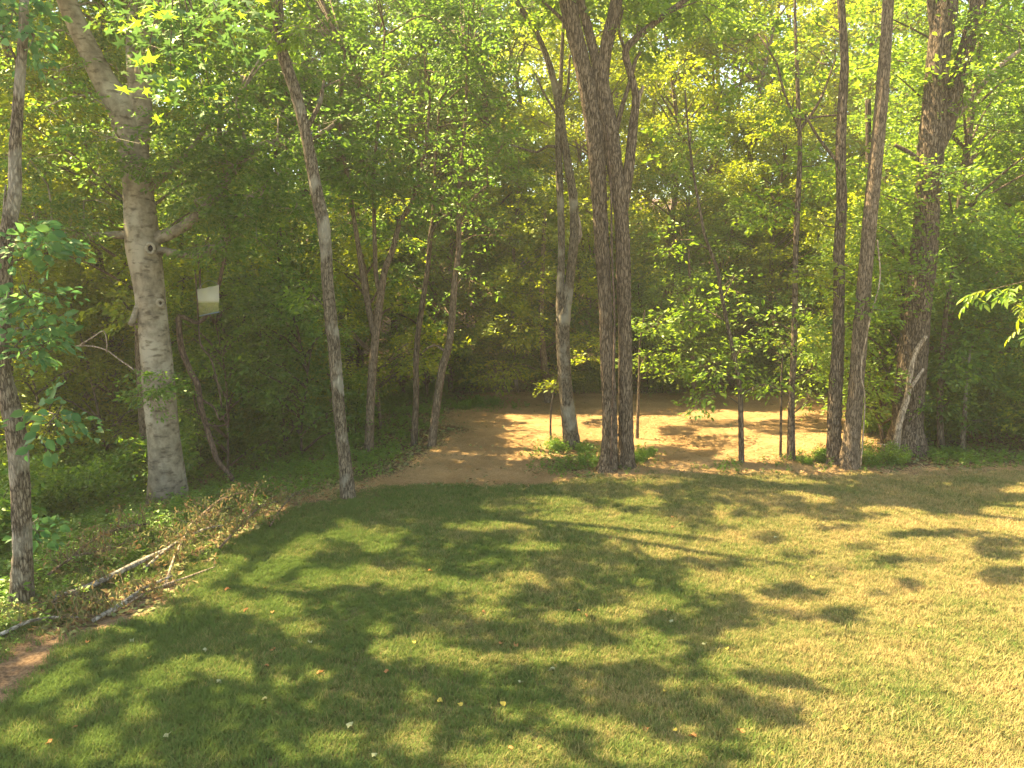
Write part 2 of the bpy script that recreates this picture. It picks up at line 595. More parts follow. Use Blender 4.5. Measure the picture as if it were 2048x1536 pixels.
def tube(mb, pts, rad, sides=8, step=0.15, rough=0.0, flare=0.0, seed=0, cap=True):
    """a tapered limb; rough = bark furrows as relief, flare = root flare at its foot"""
    P, r = curve(pts, rad, step)
    N = len(P)
    t = unit(np.gradient(P, axis=0))
    ref = np.array([0.3, 1, 0.1]) if abs(t[0][1]) < 0.9 else np.array([1.0, 0, 0])
    b1 = unit(np.cross(t, ref))
    b2 = np.cross(t, b1)
    th = np.linspace(0, 2 * np.pi, sides, endpoint=False)
    rr = np.repeat(r[:, None], sides, 1)
    if flare:
        h = np.maximum(P[:, 2] - P[0, 2], 0)
        rr *= 1 + flare * np.exp(-h / 0.28)[:, None] * (1 + 0.45 * np.cos(4 * th + seed)[None] + 0.25 * np.cos(7 * th + 2 * seed)[None])
    if rough:
        q = np.random.default_rng(seed + 11)
        hgt = np.cumsum(np.concatenate([[0], np.linalg.norm(np.diff(P, axis=0), axis=1)]))
        for k in range(5):
            fr, w, ph = q.integers(4, max(5, sides // 2)), q.uniform(0.5, 3), q.uniform(0, 6.28)
            rr *= 1 + rough * 0.45 * np.sin(fr * th[None] + ph + 0.8 * np.sin(hgt * w + k)[:, None])
        rr *= 1 + 0.5 * rough * q.normal(size=rr.shape)
        rr *= 1 + 0.03 * np.sin(hgt * 2.3 + seed)[:, None]
        rr *= 0.94
    V = P[:, None] + b1[:, None] * (np.cos(th)[None, :, None] * rr[..., None]) + b2[:, None] * (np.sin(th)[None, :, None] * rr[..., None])
    i, j = np.meshgrid(np.arange(N - 1), np.arange(sides), indexing='ij')
    a, bq = i * sides + j, i * sides + (j + 1) % sides
    quads = np.stack([a, bq, bq + sides, a + sides], -1).reshape(-1, 4)
    V = V.reshape(-1, 3)
    if cap:
        V = np.vstack([V, P[-1] + t[-1] * r[-1] * 0.4, P[0] - t[0] * 0.001])
        e = (N - 1) * sides + np.arange(sides)
        k1 = np.stack([e, np.roll(e, -1), np.full(sides, N * sides)], -1)
        e0 = np.arange(sides)
        k2 = np.stack([np.roll(e0, -1), e0, np.full(sides, N * sides + 1)], -1)
        mb.add(V, quads, np.vstack([k1, k2]))
    else:
        mb.add(V, quads)
    return P, r


def leaf_geo(mb, base, d, nrm, size, wide=0.55, fine=False):
    """leaf blades folded along the midrib: base, tip and sides"""
    d = unit(d)
    s = unit(np.cross(nrm, d))
    nn = np.cross(d, s)
    L = size[:, None]
    w = L * wide * 0.5
    N = len(base)
    if fine:
        V = np.stack([base, base + d * L * 0.28 + s * w * 0.85 + nn * w * 0.25, base + d * L * 0.62 + s * w * 0.8 + nn * w * 0.22,
                      base + d * L - nn * L * 0.12, base + d * L * 0.62 - s * w * 0.8 + nn * w * 0.22, base + d * L * 0.28 - s * w * 0.85 + nn * w * 0.25], 1)
        i = (np.arange(N) * 6)[:, None]
        mb.add(V.reshape(-1, 3), np.vstack([i + [0, 1, 2, 3], i + [0, 3, 4, 5]]))
    else:
        V = np.stack([base, base + d * L * 0.42 + s * w + nn * w * 0.3, base + d * L, base + d * L * 0.42 - s * w + nn * w * 0.3], 1)
        i = (np.arange(N) * 4)[:, None]
        mb.add(V.reshape(-1, 3), np.vstack([i + [0, 1, 2], i + [0, 2, 3]]))


def sprays(mb, pos, out, K, size, L=0.5, W=0.28, thick=0.05, tilt=0.35, wide=0.55, fine=False, droop=0.25, jitter=0.5, wood=None, cull=0.0):
    """leafy twig ends: K leaves along a twig that points outward, in a loose flat fan"""
    M = len(pos)
    if not M:
        return
    a = out * np.array([1, 1, 0.35]) + rng.normal(size=(M, 3)) * np.array([0.45, 0.45, 0.18])
    a = unit(a)
    up = unit(np.array([0, 0, 1.0]) + rng.normal(size=(M, 3)) * tilt)
    b = unit(np.cross(up, a))
    up = np.cross(a, b)
    if wood is not None:                        # the twig that carries the leaves
        e0, e1 = pos - a * (0.45 * L), pos + a * (0.6 * L) - np.array([0, 0, 0.2 * droop * L])
        V = np.stack([e0 - b * 0.006, e0 + b * 0.006, e1], 1).reshape(-1, 3)
        wood.add(V, (np.arange(M) * 3)[:, None] + [0, 1, 2])
    t = rng.uniform(0, 1, (M, K))
    s = rng.uniform(-1, 1, (M, K))
    off = a[:, None] * ((t - 0.3) * L)[..., None] + b[:, None] * (s * W * (1.15 - 0.6 * t))[..., None] + up[:, None] * (rng.normal(size=(M, K)) * thick)[..., None]
    off[..., 2] -= droop * L * t * t * 0.6
    base = (pos[:, None] + off).reshape(-1, 3)
    d = a[:, None] * 0.8 + b[:, None] * (np.sign(s) * 0.75)[..., None] + rng.normal(size=(M, K, 3)) * 0.35
    d[..., 2] -= droop
    nrm = up[:, None] + rng.normal(size=(M, K, 3)) * jitter
    d, nrm, sz = d.reshape(-1, 3), nrm.reshape(-1, 3), size * rng.uniform(0.65, 1.2, M * K) * np.repeat(rng.uniform(0.7, 1.35, M), K)
    if cull:
        ok = ~(sunlit_below(base + unit(d) * (sz * 0.5)[:, None]) & (rng.uniform(size=len(base)) < cull))
        base, d, nrm, sz = base[ok], d[ok], nrm[ok], sz[ok]
    leaf_geo(mb, base, d, nrm, sz, wide, fine)


def in_blob(c, rad, n_, shell=0.55):
    q = unit(rng.normal(size=(n_, 3)))
    r = rng.uniform(shell ** 3, 1, n_) ** (1 / 3)
    return c + q * r[:, None] * rad, q


# ------------------------------------------------------------------ ground
def spaced(*segs):
    out = []
    for a, b_, st in segs:
        out += list(np.arange(a, b_, st))
    return np.array(out)


xs = spaced((-300, -60, 20), (-60, -20, 2.5), (-20, -11, 0.6), (-11, 15, 0.2), (15, 24, 0.6), (24, 60, 2.5), (60, 301, 20))
ys = spaced((-60, -6, 6), (-6, 5, 0.6), (5, 31, 0.2), (31, 50, 0.8), (50, 100, 2.5), (100, 401, 20))
X, Y = np.meshgrid(xs, ys)
Z = height(X, Y)
near = smooth(-12, -10, X) * smooth(16, 14, X)
Z = Z + 0.012 * vnoise(X * 6, Y * 6, 3) * near


def cover(x, y):
    """lawn, straw, bare soil (0..1 each) at a place"""
    w = 0.25 * vnoise(x * 2, y * 2, 5) + 0.15 * vnoise(x * 6, y * 6, 6)
    d = (x - edge_x(y)) * 0.75 + w                              # metres inside the lawn edge
    u, v = to_px(np.stack([x.ravel(), y.ravel(), np.zeros(x.size)], 1))
    u, v = u.reshape(x.shape), v.reshape(x.shape)
    far_edge = np.interp(u, [600, 700, 800, 850, 1000, 1100, 1200, 1300, 1500, 1700, 1850, 2048], [990, 985, 974, 970, 973, 965, 955, 948, 946, 942, 942, 938]) + w * 16
    inside = smooth(-0.1, 0.35, d)
    lawn = inside * smooth(-3, 5, v - far_edge)
    lawn = np.where(y < 8, inside, lawn)
    st = smooth(-0.1, 0.5, d) * smooth(2, -4, v - far_edge) * smooth(1790, 1690, u + w * 60) * smooth(29.5, 27.0, y + w * 2)
    st = np.where(y < 8, 0, st)
    so = smooth(0.30, 0.05, np.abs(d + 0.12)) * (y < 15.5) * (0.6 + 0.4 * vnoise(x * 1.5, y * 1.5, 8))        # worn soil strip along the edge
    soil2 = smooth(10, 2, np.abs(v - far_edge)) * (u > 1250) * (y > 8) * (0.55 + 0.45 * vnoise(x, y, 9))
    weedy = np.exp(-(((u - 1150) / 75) ** 2 + ((v - 928) / 22) ** 2))
    st = st * (1 - np.clip(weedy * 1.6, 0, 1))
    dd = smooth(8, 12, y) * smooth(0.3, 0.55, 0.5 + 0.5 * vnoise(x * 0.8, y * 0.8, 12)) * 0.0
    return lawn, st, np.clip(so + soil2 + dd, 0, 1)


lawn_c, straw_c, soil_c = cover(X, Y)
nx, ny = len(xs), len(ys)
i, j = np.meshgrid(np.arange(ny - 1), np.arange(nx - 1), indexing='ij')
a = i * nx + j
quads = np.stack([a, a + 1, a + 1 + nx, a + nx], -1).reshape(-1, 4)
me = mesh_np('ground', np.stack([X, Y, Z], -1).reshape(-1, 3), [quads], 'ground')
ca = me.color_attributes.new('cover', 'FLOAT_COLOR', 'POINT')
ca.data.foreach_set('color', np.stack([lawn_c, straw_c, soil_c, np.ones_like(X)], -1).astype(np.float32).ravel())
ground = link('ground', me)
ground['kind'] = 'structure'
ground['label'] = 'lawn, straw clearing and leaf littered forest floor'


# ------------------------------------------------------------------ grass, straw, weeds: countless small growth, one object each
def scatter(name, pts, scale, protos, label, cat):
    me = bpy.data.meshes.new(name)
    me.vertices.add(len(pts))
    me.vertices.foreach_set('co', pts.astype(np.float32).ravel())
    for nm, arr in (('size', scale), ('turn', rng.uniform(0, 6.283, len(pts)))):
        at2 = me.attributes.new(nm, 'FLOAT', 'POINT')
        at2.data.foreach_set('value', np.asarray(arr, np.float32))
    o = link(name, me)
    ng = bpy.data.node_groups.new(name + '_nodes', 'GeometryNodeTree')
    ng.interface.new_socket('Geometry', in_out='INPUT', socket_type='NodeSocketGeometry')
    ng.interface.new_socket('Geometry', in_out='OUTPUT', socket_type='NodeSocketGeometry')
    N, Lk = ng.nodes, ng.links
    gi, go = N.new('NodeGroupInput'), N.new('NodeGroupOutput')
    ip = N.new('GeometryNodeInstanceOnPoints')
    jn = N.new('GeometryNodeJoinGeometry')
    for p in protos:
        inf = N.new('GeometryNodeObjectInfo')
        inf.inputs['Object'].default_value = p
        inf.inputs['As Instance'].default_value = True
        Lk.new(inf.outputs['Geometry'], jn.inputs[0])
    Lk.new(jn.outputs[0], ip.inputs['Instance'])
    ip.inputs['Pick Instance'].default_value = True
    Lk.new(gi.outputs[0], ip.inputs['Points'])
    for nm in ('size', 'turn'):
        na = N.new('GeometryNodeInputNamedAttribute')
        na.data_type = 'FLOAT'
        na.inputs['Name'].default_value = nm
        if nm == 'size':
            Lk.new(na.outputs['Attribute'], ip.inputs['Scale'])
        else:
            cx = N.new('ShaderNodeCombineXYZ')
            Lk.new(na.outputs['Attribute'], cx.inputs[2])
            Lk.new(cx.outputs[0], ip.inputs['Rotation'])
    Lk.new(ip.outputs[0], go.inputs[0])
    md = o.modifiers.new('scatter', 'NODES')
    md.node_group = ng
    tag(o, label, cat, kind='stuff')
    return o


def proto(name, mb, mat):
    return bpy.data.objects.new(name, mb.mesh(name, mat))


def grass_tuft(nb, rad, h, lean):
    mb = MB()
    p = rng.normal(size=(nb, 2)) * rad
    an = rng.uniform(0, 6.283, nb)
    hh = h * rng.uniform(0.55, 1.25, nb)
    w = rng.uniform(0.0022, 0.0042, nb)
    dr = np.stack([np.cos(an), np.sin(an), np.zeros(nb)], 1)
    sd = np.stack([-np.sin(an), np.cos(an), np.zeros(nb)], 1)
    b0 = np.stack([p[:, 0], p[:, 1], np.full(nb, -0.005)], 1)
    le = (lean * rng.uniform(0.2, 1.4, nb) * hh)[:, None]
    mid_ = b0 + dr * le * 0.35 + np.array([0, 0, 1]) * (hh * 0.6)[:, None]
    tip = b0 + dr * le + np.array([0, 0, 1]) * (hh * 0.95)[:, None]
    V = np.stack([b0 - sd * w[:, None], b0 + sd * w[:, None], mid_ + sd * w[:, None] * 0.8, mid_ - sd * w[:, None] * 0.8, tip], 1).reshape(-1, 3)
    i = (np.arange(nb) * 5)[:, None]
    mb.add(V, i + [0, 1, 2, 3], i + [3, 2, 4])
    return mb


def candidates(x0, x1, y0, y1, dens):
    k = int((x1 - x0) * (y1 - y0) * dens)
    return rng.uniform(x0, x1, k), rng.uniform(y0, y1, k)


def in_view(x, y, z, mu=80, mv=60):
    u, v = to_px(np.stack([x, y, z], 1))
    return (u > -mu) & (u < 2048 + mu) & (v < 1536 + mv) & (y > 1)


gp = [proto('tuft', grass_tuft(26, 0.036, 0.055, 0.75), 'grass_blade') for _ in range(5)]
px_, py_ = candidates(-12, 22, 4.0, 19.5, 640)
keep = in_view(px_, py_, np.zeros_like(px_), 520, 420)
px_, py_ = px_[keep], py_[keep]
lw, stw, sow = cover(px_, py_)
patch = 0.5 + 0.5 * vnoise(px_ * 1.3, py_ * 1.3, 21)
bank = (edge_x(py_) - px_) * 0.75
lw = np.maximum(lw, 0.5 * smooth(0.1, 0.5, bank) * smooth(3.2, 1.6, bank) * (py_ < 16))
pr = lw * (1 - 0.75 * sow) * np.interp(py_, [6, 12, 19], [1.0, 0.72, 0.5]) * (0.72 + 0.28 * patch)
keep = rng.uniform(size=len(px_)) < pr
px_, py_ = px_[keep], py_[keep]
sc_ = rng.uniform(0.7, 1.25, len(px_)) * (0.85 + 0.3 * (0.5 + 0.5 * vnoise(px_ * 0.9, py_ * 0.9, 22)))
tall = rng.uniform(size=len(sc_)) < 0.035 * (1 + vnoise(px_ * 2, py_ * 2, 24))
sc_[tall] *= rng.uniform(1.2, 1.5, int(tall.sum()))
scatter('lawn_grass', np.stack([px_, py_, height(px_, py_)], 1), sc_, gp, 'mown lawn grass, green on one side and drying to straw colour on the other', 'grass')


def straw_tuft(nb, rad):
    mb = MB()
    p = np.concatenate([rng.normal(size=(nb, 2)) * rad, rng.uniform(0.004, 0.035, (nb, 1))], 1)
    an = rng.uniform(0, 6.283, nb)
    ln = rng.uniform(0.05, 0.16, nb)
    d = np.stack([np.cos(an), np.sin(an), rng.normal(0, 0.12, nb)], 1)
    s = np.stack([-np.sin(an), np.cos(an), np.zeros(nb)], 1) * 0.0035
    V = np.stack([p - s, p + s, p + d * ln[:, None] + s, p + d * ln[:, None] - s], 1).reshape(-1, 3)
    mb.add(V, (np.arange(nb) * 4)[:, None] + [0, 1, 2, 3])
    return mb


stp = [proto('straw_wisp', straw_tuft(16, 0.09), 'straw_blade') for _ in range(4)]
px_, py_ = candidates(-4, 12, 13, 28, 300)
lw, stw, sow = cover(px_, py_)
keep = (rng.uniform(size=len(px_)) < stw + 0.4 * sow) & in_view(px_, py_, np.zeros_like(px_))
px_, py_ = px_[keep], py_[keep]
scatter('straw_mulch', np.stack([px_, py_, height(px_, py_)], 1), rng.uniform(0.7, 1.4, len(px_)), stp, 'tan straw spread over the clearing between the trees', 'straw')


def weed_plant(nst, h, size, spread=0.10, K=7):
    mb = MB()
    for _ in range(nst):
        b0 = np.array([*rng.normal(size=2) * spread, 0])
        hh = h * rng.uniform(0.5, 1.2)
        tip = b0 + np.array([*rng.normal(size=2) * 0.35 * hh, hh])
        tube(mb, [b0, (b0 + tip) / 2 + [0, 0, 0.02], tip], [0.003, 0.002, 0.0015], 3, 0.1)
        t = np.linspace(0.3, 1, K)[:, None]
        base = b0 * (1 - t) + tip * t
        an = rng.uniform(0, 6.283, K)
        d = np.stack([np.cos(an), np.sin(an), rng.uniform(-0.3, 0.5, K)], 1)
        leaf_geo(mb, base, d, np.array([0, 0, 1.0]) + rng.normal(size=(K, 3)) * 0.35, size * rng.uniform(0.6, 1.3, K), 0.6)
    return mb


wp = [proto('weed', weed_plant(6, 0.11, 0.042), 'leaf_weed') for _ in range(4)] + [proto('weed', weed_plant(5, 0.2, 0.06), 'leaf_weed') for _ in range(2)]
px_, py_ = candidates(-16, 14, 8, 31, 60)
u, v = to_px(np.stack([px_, py_, height(px_, py_)], 1))
d = (edge_x(py_) - px_) * 0.75 + 0.25 * vnoise(px_ * 2, py_ * 2, 5)
pr = np.zeros(len(px_))
pr = np.maximum(pr, 0.85 * smooth(0.3, 0.8, d) * smooth(6.5, 2.5, d))
pr = np.maximum(pr, 1.0 * np.exp(-(((u - 1150) / 65) ** 2 + ((v - 925) / 22) ** 2)))
pr = np.maximum(pr, 0.9 * np.exp(-(((u - 1290) / 40) ** 2 + ((v - 925) / 12) ** 2)))
pr = np.maximum(pr, 0.9 * np.exp(-(((u - 1690) / 110) ** 2 + ((v - 925) / 14) ** 2)))
pr = np.maximum(pr, 0.9 * np.exp(-(((u - 1960) / 130) ** 2 + ((v - 915) / 18) ** 2)))
pr = np.maximum(pr, 0.8 * np.exp(-(((u - 960) / 60) ** 2 + ((v - 815) / 8) ** 2)))
pr = np.maximum(pr, 0.35 * np.exp(-(((u - 1480) / 220) ** 2 + ((v - 940) / 8) ** 2)))
pr = np.maximum(pr, 0.25 * smooth(26, 30, py_))
pr *= 0.35 + 0.65 * smooth(-0.3, 0.5, vnoise(px_ * 1.6, py_ * 1.6, 31))
keep = (rng.uniform(size=len(px_)) < pr) & in_view(px_, py_, np.zeros_like(px_))
px_, py_ = px_[keep], py_[keep]
scatter('weed_cover', np.stack([px_, py_, height(px_, py_)], 1), rng.uniform(0.6, 1.4, len(px_)), wp, 'low green weeds and seedlings carpeting the bank and the feet of trees', 'weeds')

# dead leaves on the forest floor
lp = []
for _ in range(3):
    mb = MB()
    k = 9
    q = np.concatenate([rng.normal(size=(k, 2)) * 0.12, rng.uniform(0.004, 0.03, (k, 1))], 1)
    dq = np.concatenate([rng.normal(size=(k, 2)), rng.normal(size=(k, 1)) * 0.25], 1)
    leaf_geo(mb, q, dq, np.array([0, 0, 1.0]) + rng.normal(size=(k, 3)) * 0.3, rng.uniform(0.06, 0.11, k), 0.65)
    lp.append(proto('dead_leaf', mb, 'leaf_dry'))
px_, py_ = candidates(-22, 18, 9, 40, 26)
lw, stw, sow = cover(px_, py_)
keep = (rng.uniform(size=len(px_)) > np.maximum(np.maximum(lw, stw * 0.86), 0)) & in_view(px_, py_, np.zeros_like(px_), 40, 20)
px_, py_ = px_[keep], py_[keep]
scatter('leaf_litter', np.stack([px_, py_, height(px_, py_)], 1), rng.uniform(0.8, 1.3, len(px_)), lp, 'brown dead leaves littering the forest floor', 'leaves')

# ------------------------------------------------------------------ the trees one can tell apart
HERO = {}
rng = np.random.default_rng(101)


class Tree:
    """one tree from the photograph: trunk and limbs traced at the distance where its foot meets the ground"""
    def __init__(self, name, label, foot, bark, leaf, Y=None, group=None):
        g0 = gpt(*foot)
        self.Y = Y if Y else g0[1]
        if Y:
            g0 = at(foot[0], foot[1], Y)
            g0[2] = height(g0[0], Y)
        self.g = g0
        self.root = link(name, None, loc=g0)
        tag(self.root, label, 'tree', group)
        self.bark, self.leaf = bark, leaf
        self.paths = []
        self.crown, self.tw = MB(), MB()
        self.has = False

    def pts(self, path):
        out, rad = [], []
        for p in path:
            dy = p[3] if len(p) > 3 else 0
            w = at(p[0], p[1], self.Y + dy)
            out.append(w)
            rad.append(p[2] * 0.5 * np.linalg.norm(w - [0, 0, CAM_H]) / F)
        return np.array(out), np.array(rad)

    def part(self, name, path, sides=10, step=0.12, rough=0.05, flare=0.0, mat=None, to_ground=False, label=None):
        P, r = self.pts(path)
        if to_ground:                                    # the foot goes into the soil
            gz = height(P[0, 0], P[0, 1])
            P[0, 2] = gz - 0.02
            P = np.vstack([P[0] - [0, 0, 0.25], P])
            r = np.concatenate([[r[0] * 1.05], r])
        mb = MB()
        Q, q = tube(mb, P, r, sides, step, rough, flare, seed=len(self.paths) + int(self.Y * 10))
        self.paths.append(Q)
        o = link(name, mb.mesh(name, mat or self.bark), self.root)
        o.matrix_parent_inverse.identity()
        o.location = (0, 0, 0)
        for vtx in ():
            pass
        o.data.transform(__import__('mathutils').Matrix.Translation(-Vector(self.g)))
        if label:
            o['label'] = label
        return o

    def trunk(self, path, **k):
        k.setdefault('sides', 20)
        k.setdefault('step', 0.07)
        return self.part('trunk', path, to_ground=True, **k)

    def limb(self, path, **k):
        return self.part('limb', path, **k)

    def branch_to(self, c, r0=0.028):
        A = np.concatenate(self.paths)
        dd = np.linalg.norm(A - c, axis=1) + 1.5 * np.maximum(A[:, 2] - c[2] + 0.2, 0)
        s = A[np.argmin(dd)]
        if np.linalg.norm(s - c) < 0.15:
            return
        m_ = s * 0.45 + c * 0.55 + np.array([0, 0, 0.18 * np.linalg.norm(c - s)]) + rng.normal(size=3) * 0.1
        tube(self.tw, [s, m_, c], [r0, r0 * 0.7, r0 * 0.35], 5, 0.3)

    def foliage(self, blobs, K=24, size=0.10, fine=True, L=0.5, W=0.28, tilt=0.35, cull=0.9, droop=0.25, wide=0.55, thick=0.05, twigs=5):
        """blobs: (u, v, ru, rv, nearer(-)/farther(+) in m, half depth in m, number of leafy twigs)"""
        for (u, v, ru, rv, dy, ry, n_) in blobs:
            c = at(u, v, self.Y + dy)
            k = np.linalg.norm(c - [0, 0, CAM_H]) / F
            pos, q = in_blob(c, np.array([ru * k, ry, rv * k]), n_, 0.3)
            ok = ~(sunlit_below(pos) & (rng.uniform(size=n_) < cull))
            ok &= pos[:, 2] > height(pos[:, 0], pos[:, 1]) + 0.25
            pos, q = pos[ok], q[ok]
            if not len(pos):
                continue
            self.branch_to(c, 0.012 + 0.012 * min(2, ru * k))
            for z in range(min(twigs, len(pos))):
                tube(self.tw, [c, (c + pos[z]) / 2 + rng.normal(size=3) * 0.06, pos[z]], [0.009, 0.006, 0.003], 3, 0.4)
            sprays(self.crown, pos, q, K, size, L, W, thick, tilt, wide, fine, droop, 0.5, self.tw, cull)
            self.has = True

    def canopy(self, pos, K=20, size=0.13):  # unseen leaves placed for their shadow, left out over sunlit ground
        if len(pos):
            sprays(self.crown, pos, unit(rng.normal(size=(len(pos), 3))), K, size, 0.3, 0.17, 0.08, 0.4, 0.6, False, cull=1.0)
            self.has = True

    def done(self):
        M_ = __import__('mathutils').Matrix.Translation(-Vector(self.g))
        if self.tw.n:
            o = link('branches', self.tw.mesh('branches', self.bark), self.root)
            o['kind'] = 'stuff'
            o.data.transform(M_)
        if self.has:
            o = link('crown', self.crown.mesh('crown', self.leaf, False), self.root)
            o['kind'] = 'stuff'
            o.data.transform(M_)


def hero(key, *a, **k):
    t = Tree(*a, **k)
    HERO[key] = t
    return t


# slim S-bent tree at the left border
t = hero('edge', 'tree', 'slender grey tree with S-bent trunk rising beside the heap of cut branches', (42, 1202), 'bark_grey', 'leaf_blue')
t.trunk([(42, 1202, 36), (45, 1100, 32), (42, 1000, 32), (38, 930, 31), (33, 870, 32), (19, 805, 32), (4, 745, 29), (0, 690, 27), (8, 600, 27), (8, 520, 26), (20, 440, 24),
         (30, 380, 22), (30, 300, 20), (37, 200, 17), (43, 120, 15), (47, 50, 14), (48, -60, 13), (40, -400, 11), (60, -800, 7)], rough=0.06, flare=0.35)
t.limb([(22, 450, 12), (10, 455, 9), (-20, 470, 6)])
t.limb([(14, 470, 6), (8, 420, 5), (12, 370, 3)])
t.limb([(36, 130, 5), (15, 85, 4), (-10, 60, 3)])
t.limb([(48, -60, 9), (100, -150, 7, 0.3), (200, -260, 4, 0.5)])
t.limb([(46, -150, 9), (-30, -300, 7, -0.4), (-120, -420, 4, -0.5)])
t.foliage([(75, 500, 45, 40, -0.3, 0.4, 14), (65, 600, 40, 40, -0.2, 0.4, 10), (85, 690, 45, 30, -0.2, 0.4, 9), (60, 660, 35, 26, -0.4, 0.3, 5), (25, 20, 60, 45, 0.2, 0.6, 22),
           (70, 70, 50, 40, 0.3, 0.5, 14), (115, 830, 40, 40, -0.2, 0.4, 8), (60, 1050, 14, 20, 0.2, 0.2, 5)], K=16, size=0.115, wide=0.72, L=0.42)

# beech
t = hero('beech', 'beech_tree', 'massive pale smooth-barked beech with forked top and round knot hole', (337, 1000), 'bark_beech', 'leaf_dark')
t.trunk([(337, 1003, 74), (334, 950, 66), (330, 900, 62), (322, 820, 59), (314, 730, 56), (306, 640, 55), (296, 560, 57), (286, 490, 61), (278, 400, 54), (270, 320, 52), (258, 250, 58),
         (236, 205, 46), (205, 155, 40), (178, 100, 36), (152, 45, 34), (125, -30, 31), (60, -300, 26), (20, -700, 15)], rough=0.018, flare=0.22, sides=28)
t.limb([(272, 300, 40), (282, 250, 36), (284, 200, 34), (288, 130, 30), (298, 60, 28), (312, -40, 26), (340, -300, 20), (400, -700, 12)], sides=18, rough=0.02)
t.limb([(262, 290, 30), (272, 220, 24), (266, 150, 20), (262, 90, 17, 0.3), (270, -40, 15, 0.6)], sides=12, rough=0.02)
t.limb([(292, 482, 30), (345, 465, 23), (385, 440, 20), (420, 405, 18), (460, 350, 17), (500, 303, 15), (540, 286, 13), (600, 281, 12), (640, 268, 10), (668, 248, 7)], rough=0.02)
t.limb([(292, 388, 18), (330, 350, 13), (365, 318, 11), (395, 280, 9), (425, 235, 6)], rough=0.02)
t.limb([(260, 470, 18), (220, 470, 13), (170, 471, 11), (120, 469, 9), (80, 468, 6)], rough=0.02)
t.limb([(305, 500, 20), (360, 508, 14), (400, 511, 11), (430, 500, 9), (452, 470, 7), (470, 435, 5)], rough=0.02)
t.limb([(296, 560, 12), (262, 650, 12, -0.3)], rough=0.02)
t.limb([(500, 303, 8), (480, 250, 6), (472, 200, 4)], rough=0.02)
t.limb([(420, 405, 7), (470, 390, 5), (520, 395, 3)], rough=0.02)
BE = t
t.foliage([(225, 275, 110, 18, -1.6, 0.5, 34), (90, 215, 90, 34, -1.0, 0.8, 36), (60, 320, 90, 36, -0.6, 0.8, 36), (390, 240, 90, 40, -0.3, 0.8, 34), (335, 765, 85, 26, -1.2, 0.5, 30),
           (300, 800, 50, 16, -1.2, 0.3, 10), (480, 150, 110, 60, 0.5, 1.0, 40), (560, 230, 90, 40, 0.6, 0.8, 30), (440, 320, 80, 30, 0.3, 0.7, 24), (120, 140, 100, 40, 0.3, 0.9, 36),
           (190, 400, 80, 26, 0.4, 0.8, 22), (80, 420, 80, 30, 0.8, 0.8, 24), (560, 350, 80, 34, 0.8, 0.9, 26), (600, 130, 80, 60, 1.2, 1.0, 30), (420, 70, 100, 60, 1.4, 1.0, 36),
           (210, 40, 110, 50, 1.4, 1.0, 34), (60, 130, 80, 60, 1.6, 1.0, 26), (640, 60, 90, 60, 1.6, 1.2, 30), (450, 440, 60, 20, 0.2, 0.5, 14), (520, 480, 60, 30, 1.0, 0.6, 14)], K=26, size=0.095, thick=0.03, tilt=0.2, cull=0.75)
t.foliage([(390, 400, 60, 36, -0.5, 0.4, 30), (470, 330, 70, 36, -0.5, 0.4, 34), (560, 290, 70, 34, -0.5, 0.5, 34), (640, 250, 60, 40, -0.4, 0.5, 26), (420, 270, 70, 40, -0.5, 0.5, 34), (350, 330, 50, 30, -0.5, 0.4, 20),
           (140, 455, 70, 26, -0.5, 0.4, 26), (60, 440, 60, 40, -0.4, 0.5, 24), (420, 490, 60, 26, -0.5, 0.4, 22), (490, 430, 60, 36, -0.3, 0.5, 24), (200, 330, 60, 30, -0.6, 0.4, 20), (330, 60, 90, 50, -0.6, 0.6, 34),
           (300, 40, 90, 40, -0.8, 0.4, 30), (270, 330, 46, 18, -0.8, 0.3, 10), (520, 380, 70, 40, -0.3, 0.6, 28), (590, 420, 50, 40, 0.2, 0.6, 20), (480, 220, 80, 40, -0.3, 0.6, 34)], K=26, size=0.095, thick=0.03, tilt=0.2, cull=0.5)

# leaning grey tree at the lawn edge
t = hero('lean', 'tree', 'grey furrowed tree leaning left at the lawn edge beside the pink flag', (696, 995), 'bark_grey', 'leaf_green')
t.trunk([(696, 995, 30), (691, 930, 26), (681, 850, 25), (673, 760, 25), (668, 690, 25), (662, 640, 25), (655, 560, 24), (652, 500, 24), (645, 440, 25), (632, 380, 23), (620, 310, 22), (608, 250, 22),
         (590, 180, 22), (573, 130, 21), (560, 80, 20), (555, 0, 19), (550, -60, 18), (520, -300, 15), (530, -650, 10)], rough=0.07, flare=0.3)
t.limb([(612, 262, 10), (640, 205, 8), (648, 160, 5)])
t.limb([(562, 85, 7), (540, 60, 5), (520, 50, 3)])
t.limb([(552, -40, 12), (640, -180, 9, -0.4), (760, -330, 5, -0.8)])
t.limb([(535, -200, 12), (460, -330, 9, -0.3), (400, -480, 5, -0.6)])
t.foliage([(600, 60, 70, 50, -0.2, 0.7, 22), (545, 20, 60, 40, 0.2, 0.7, 16), (680, 160, 50, 40, 0.5, 0.6, 14), (625, 600, 30, 24, 0.4, 0.3, 5)], size=0.10)

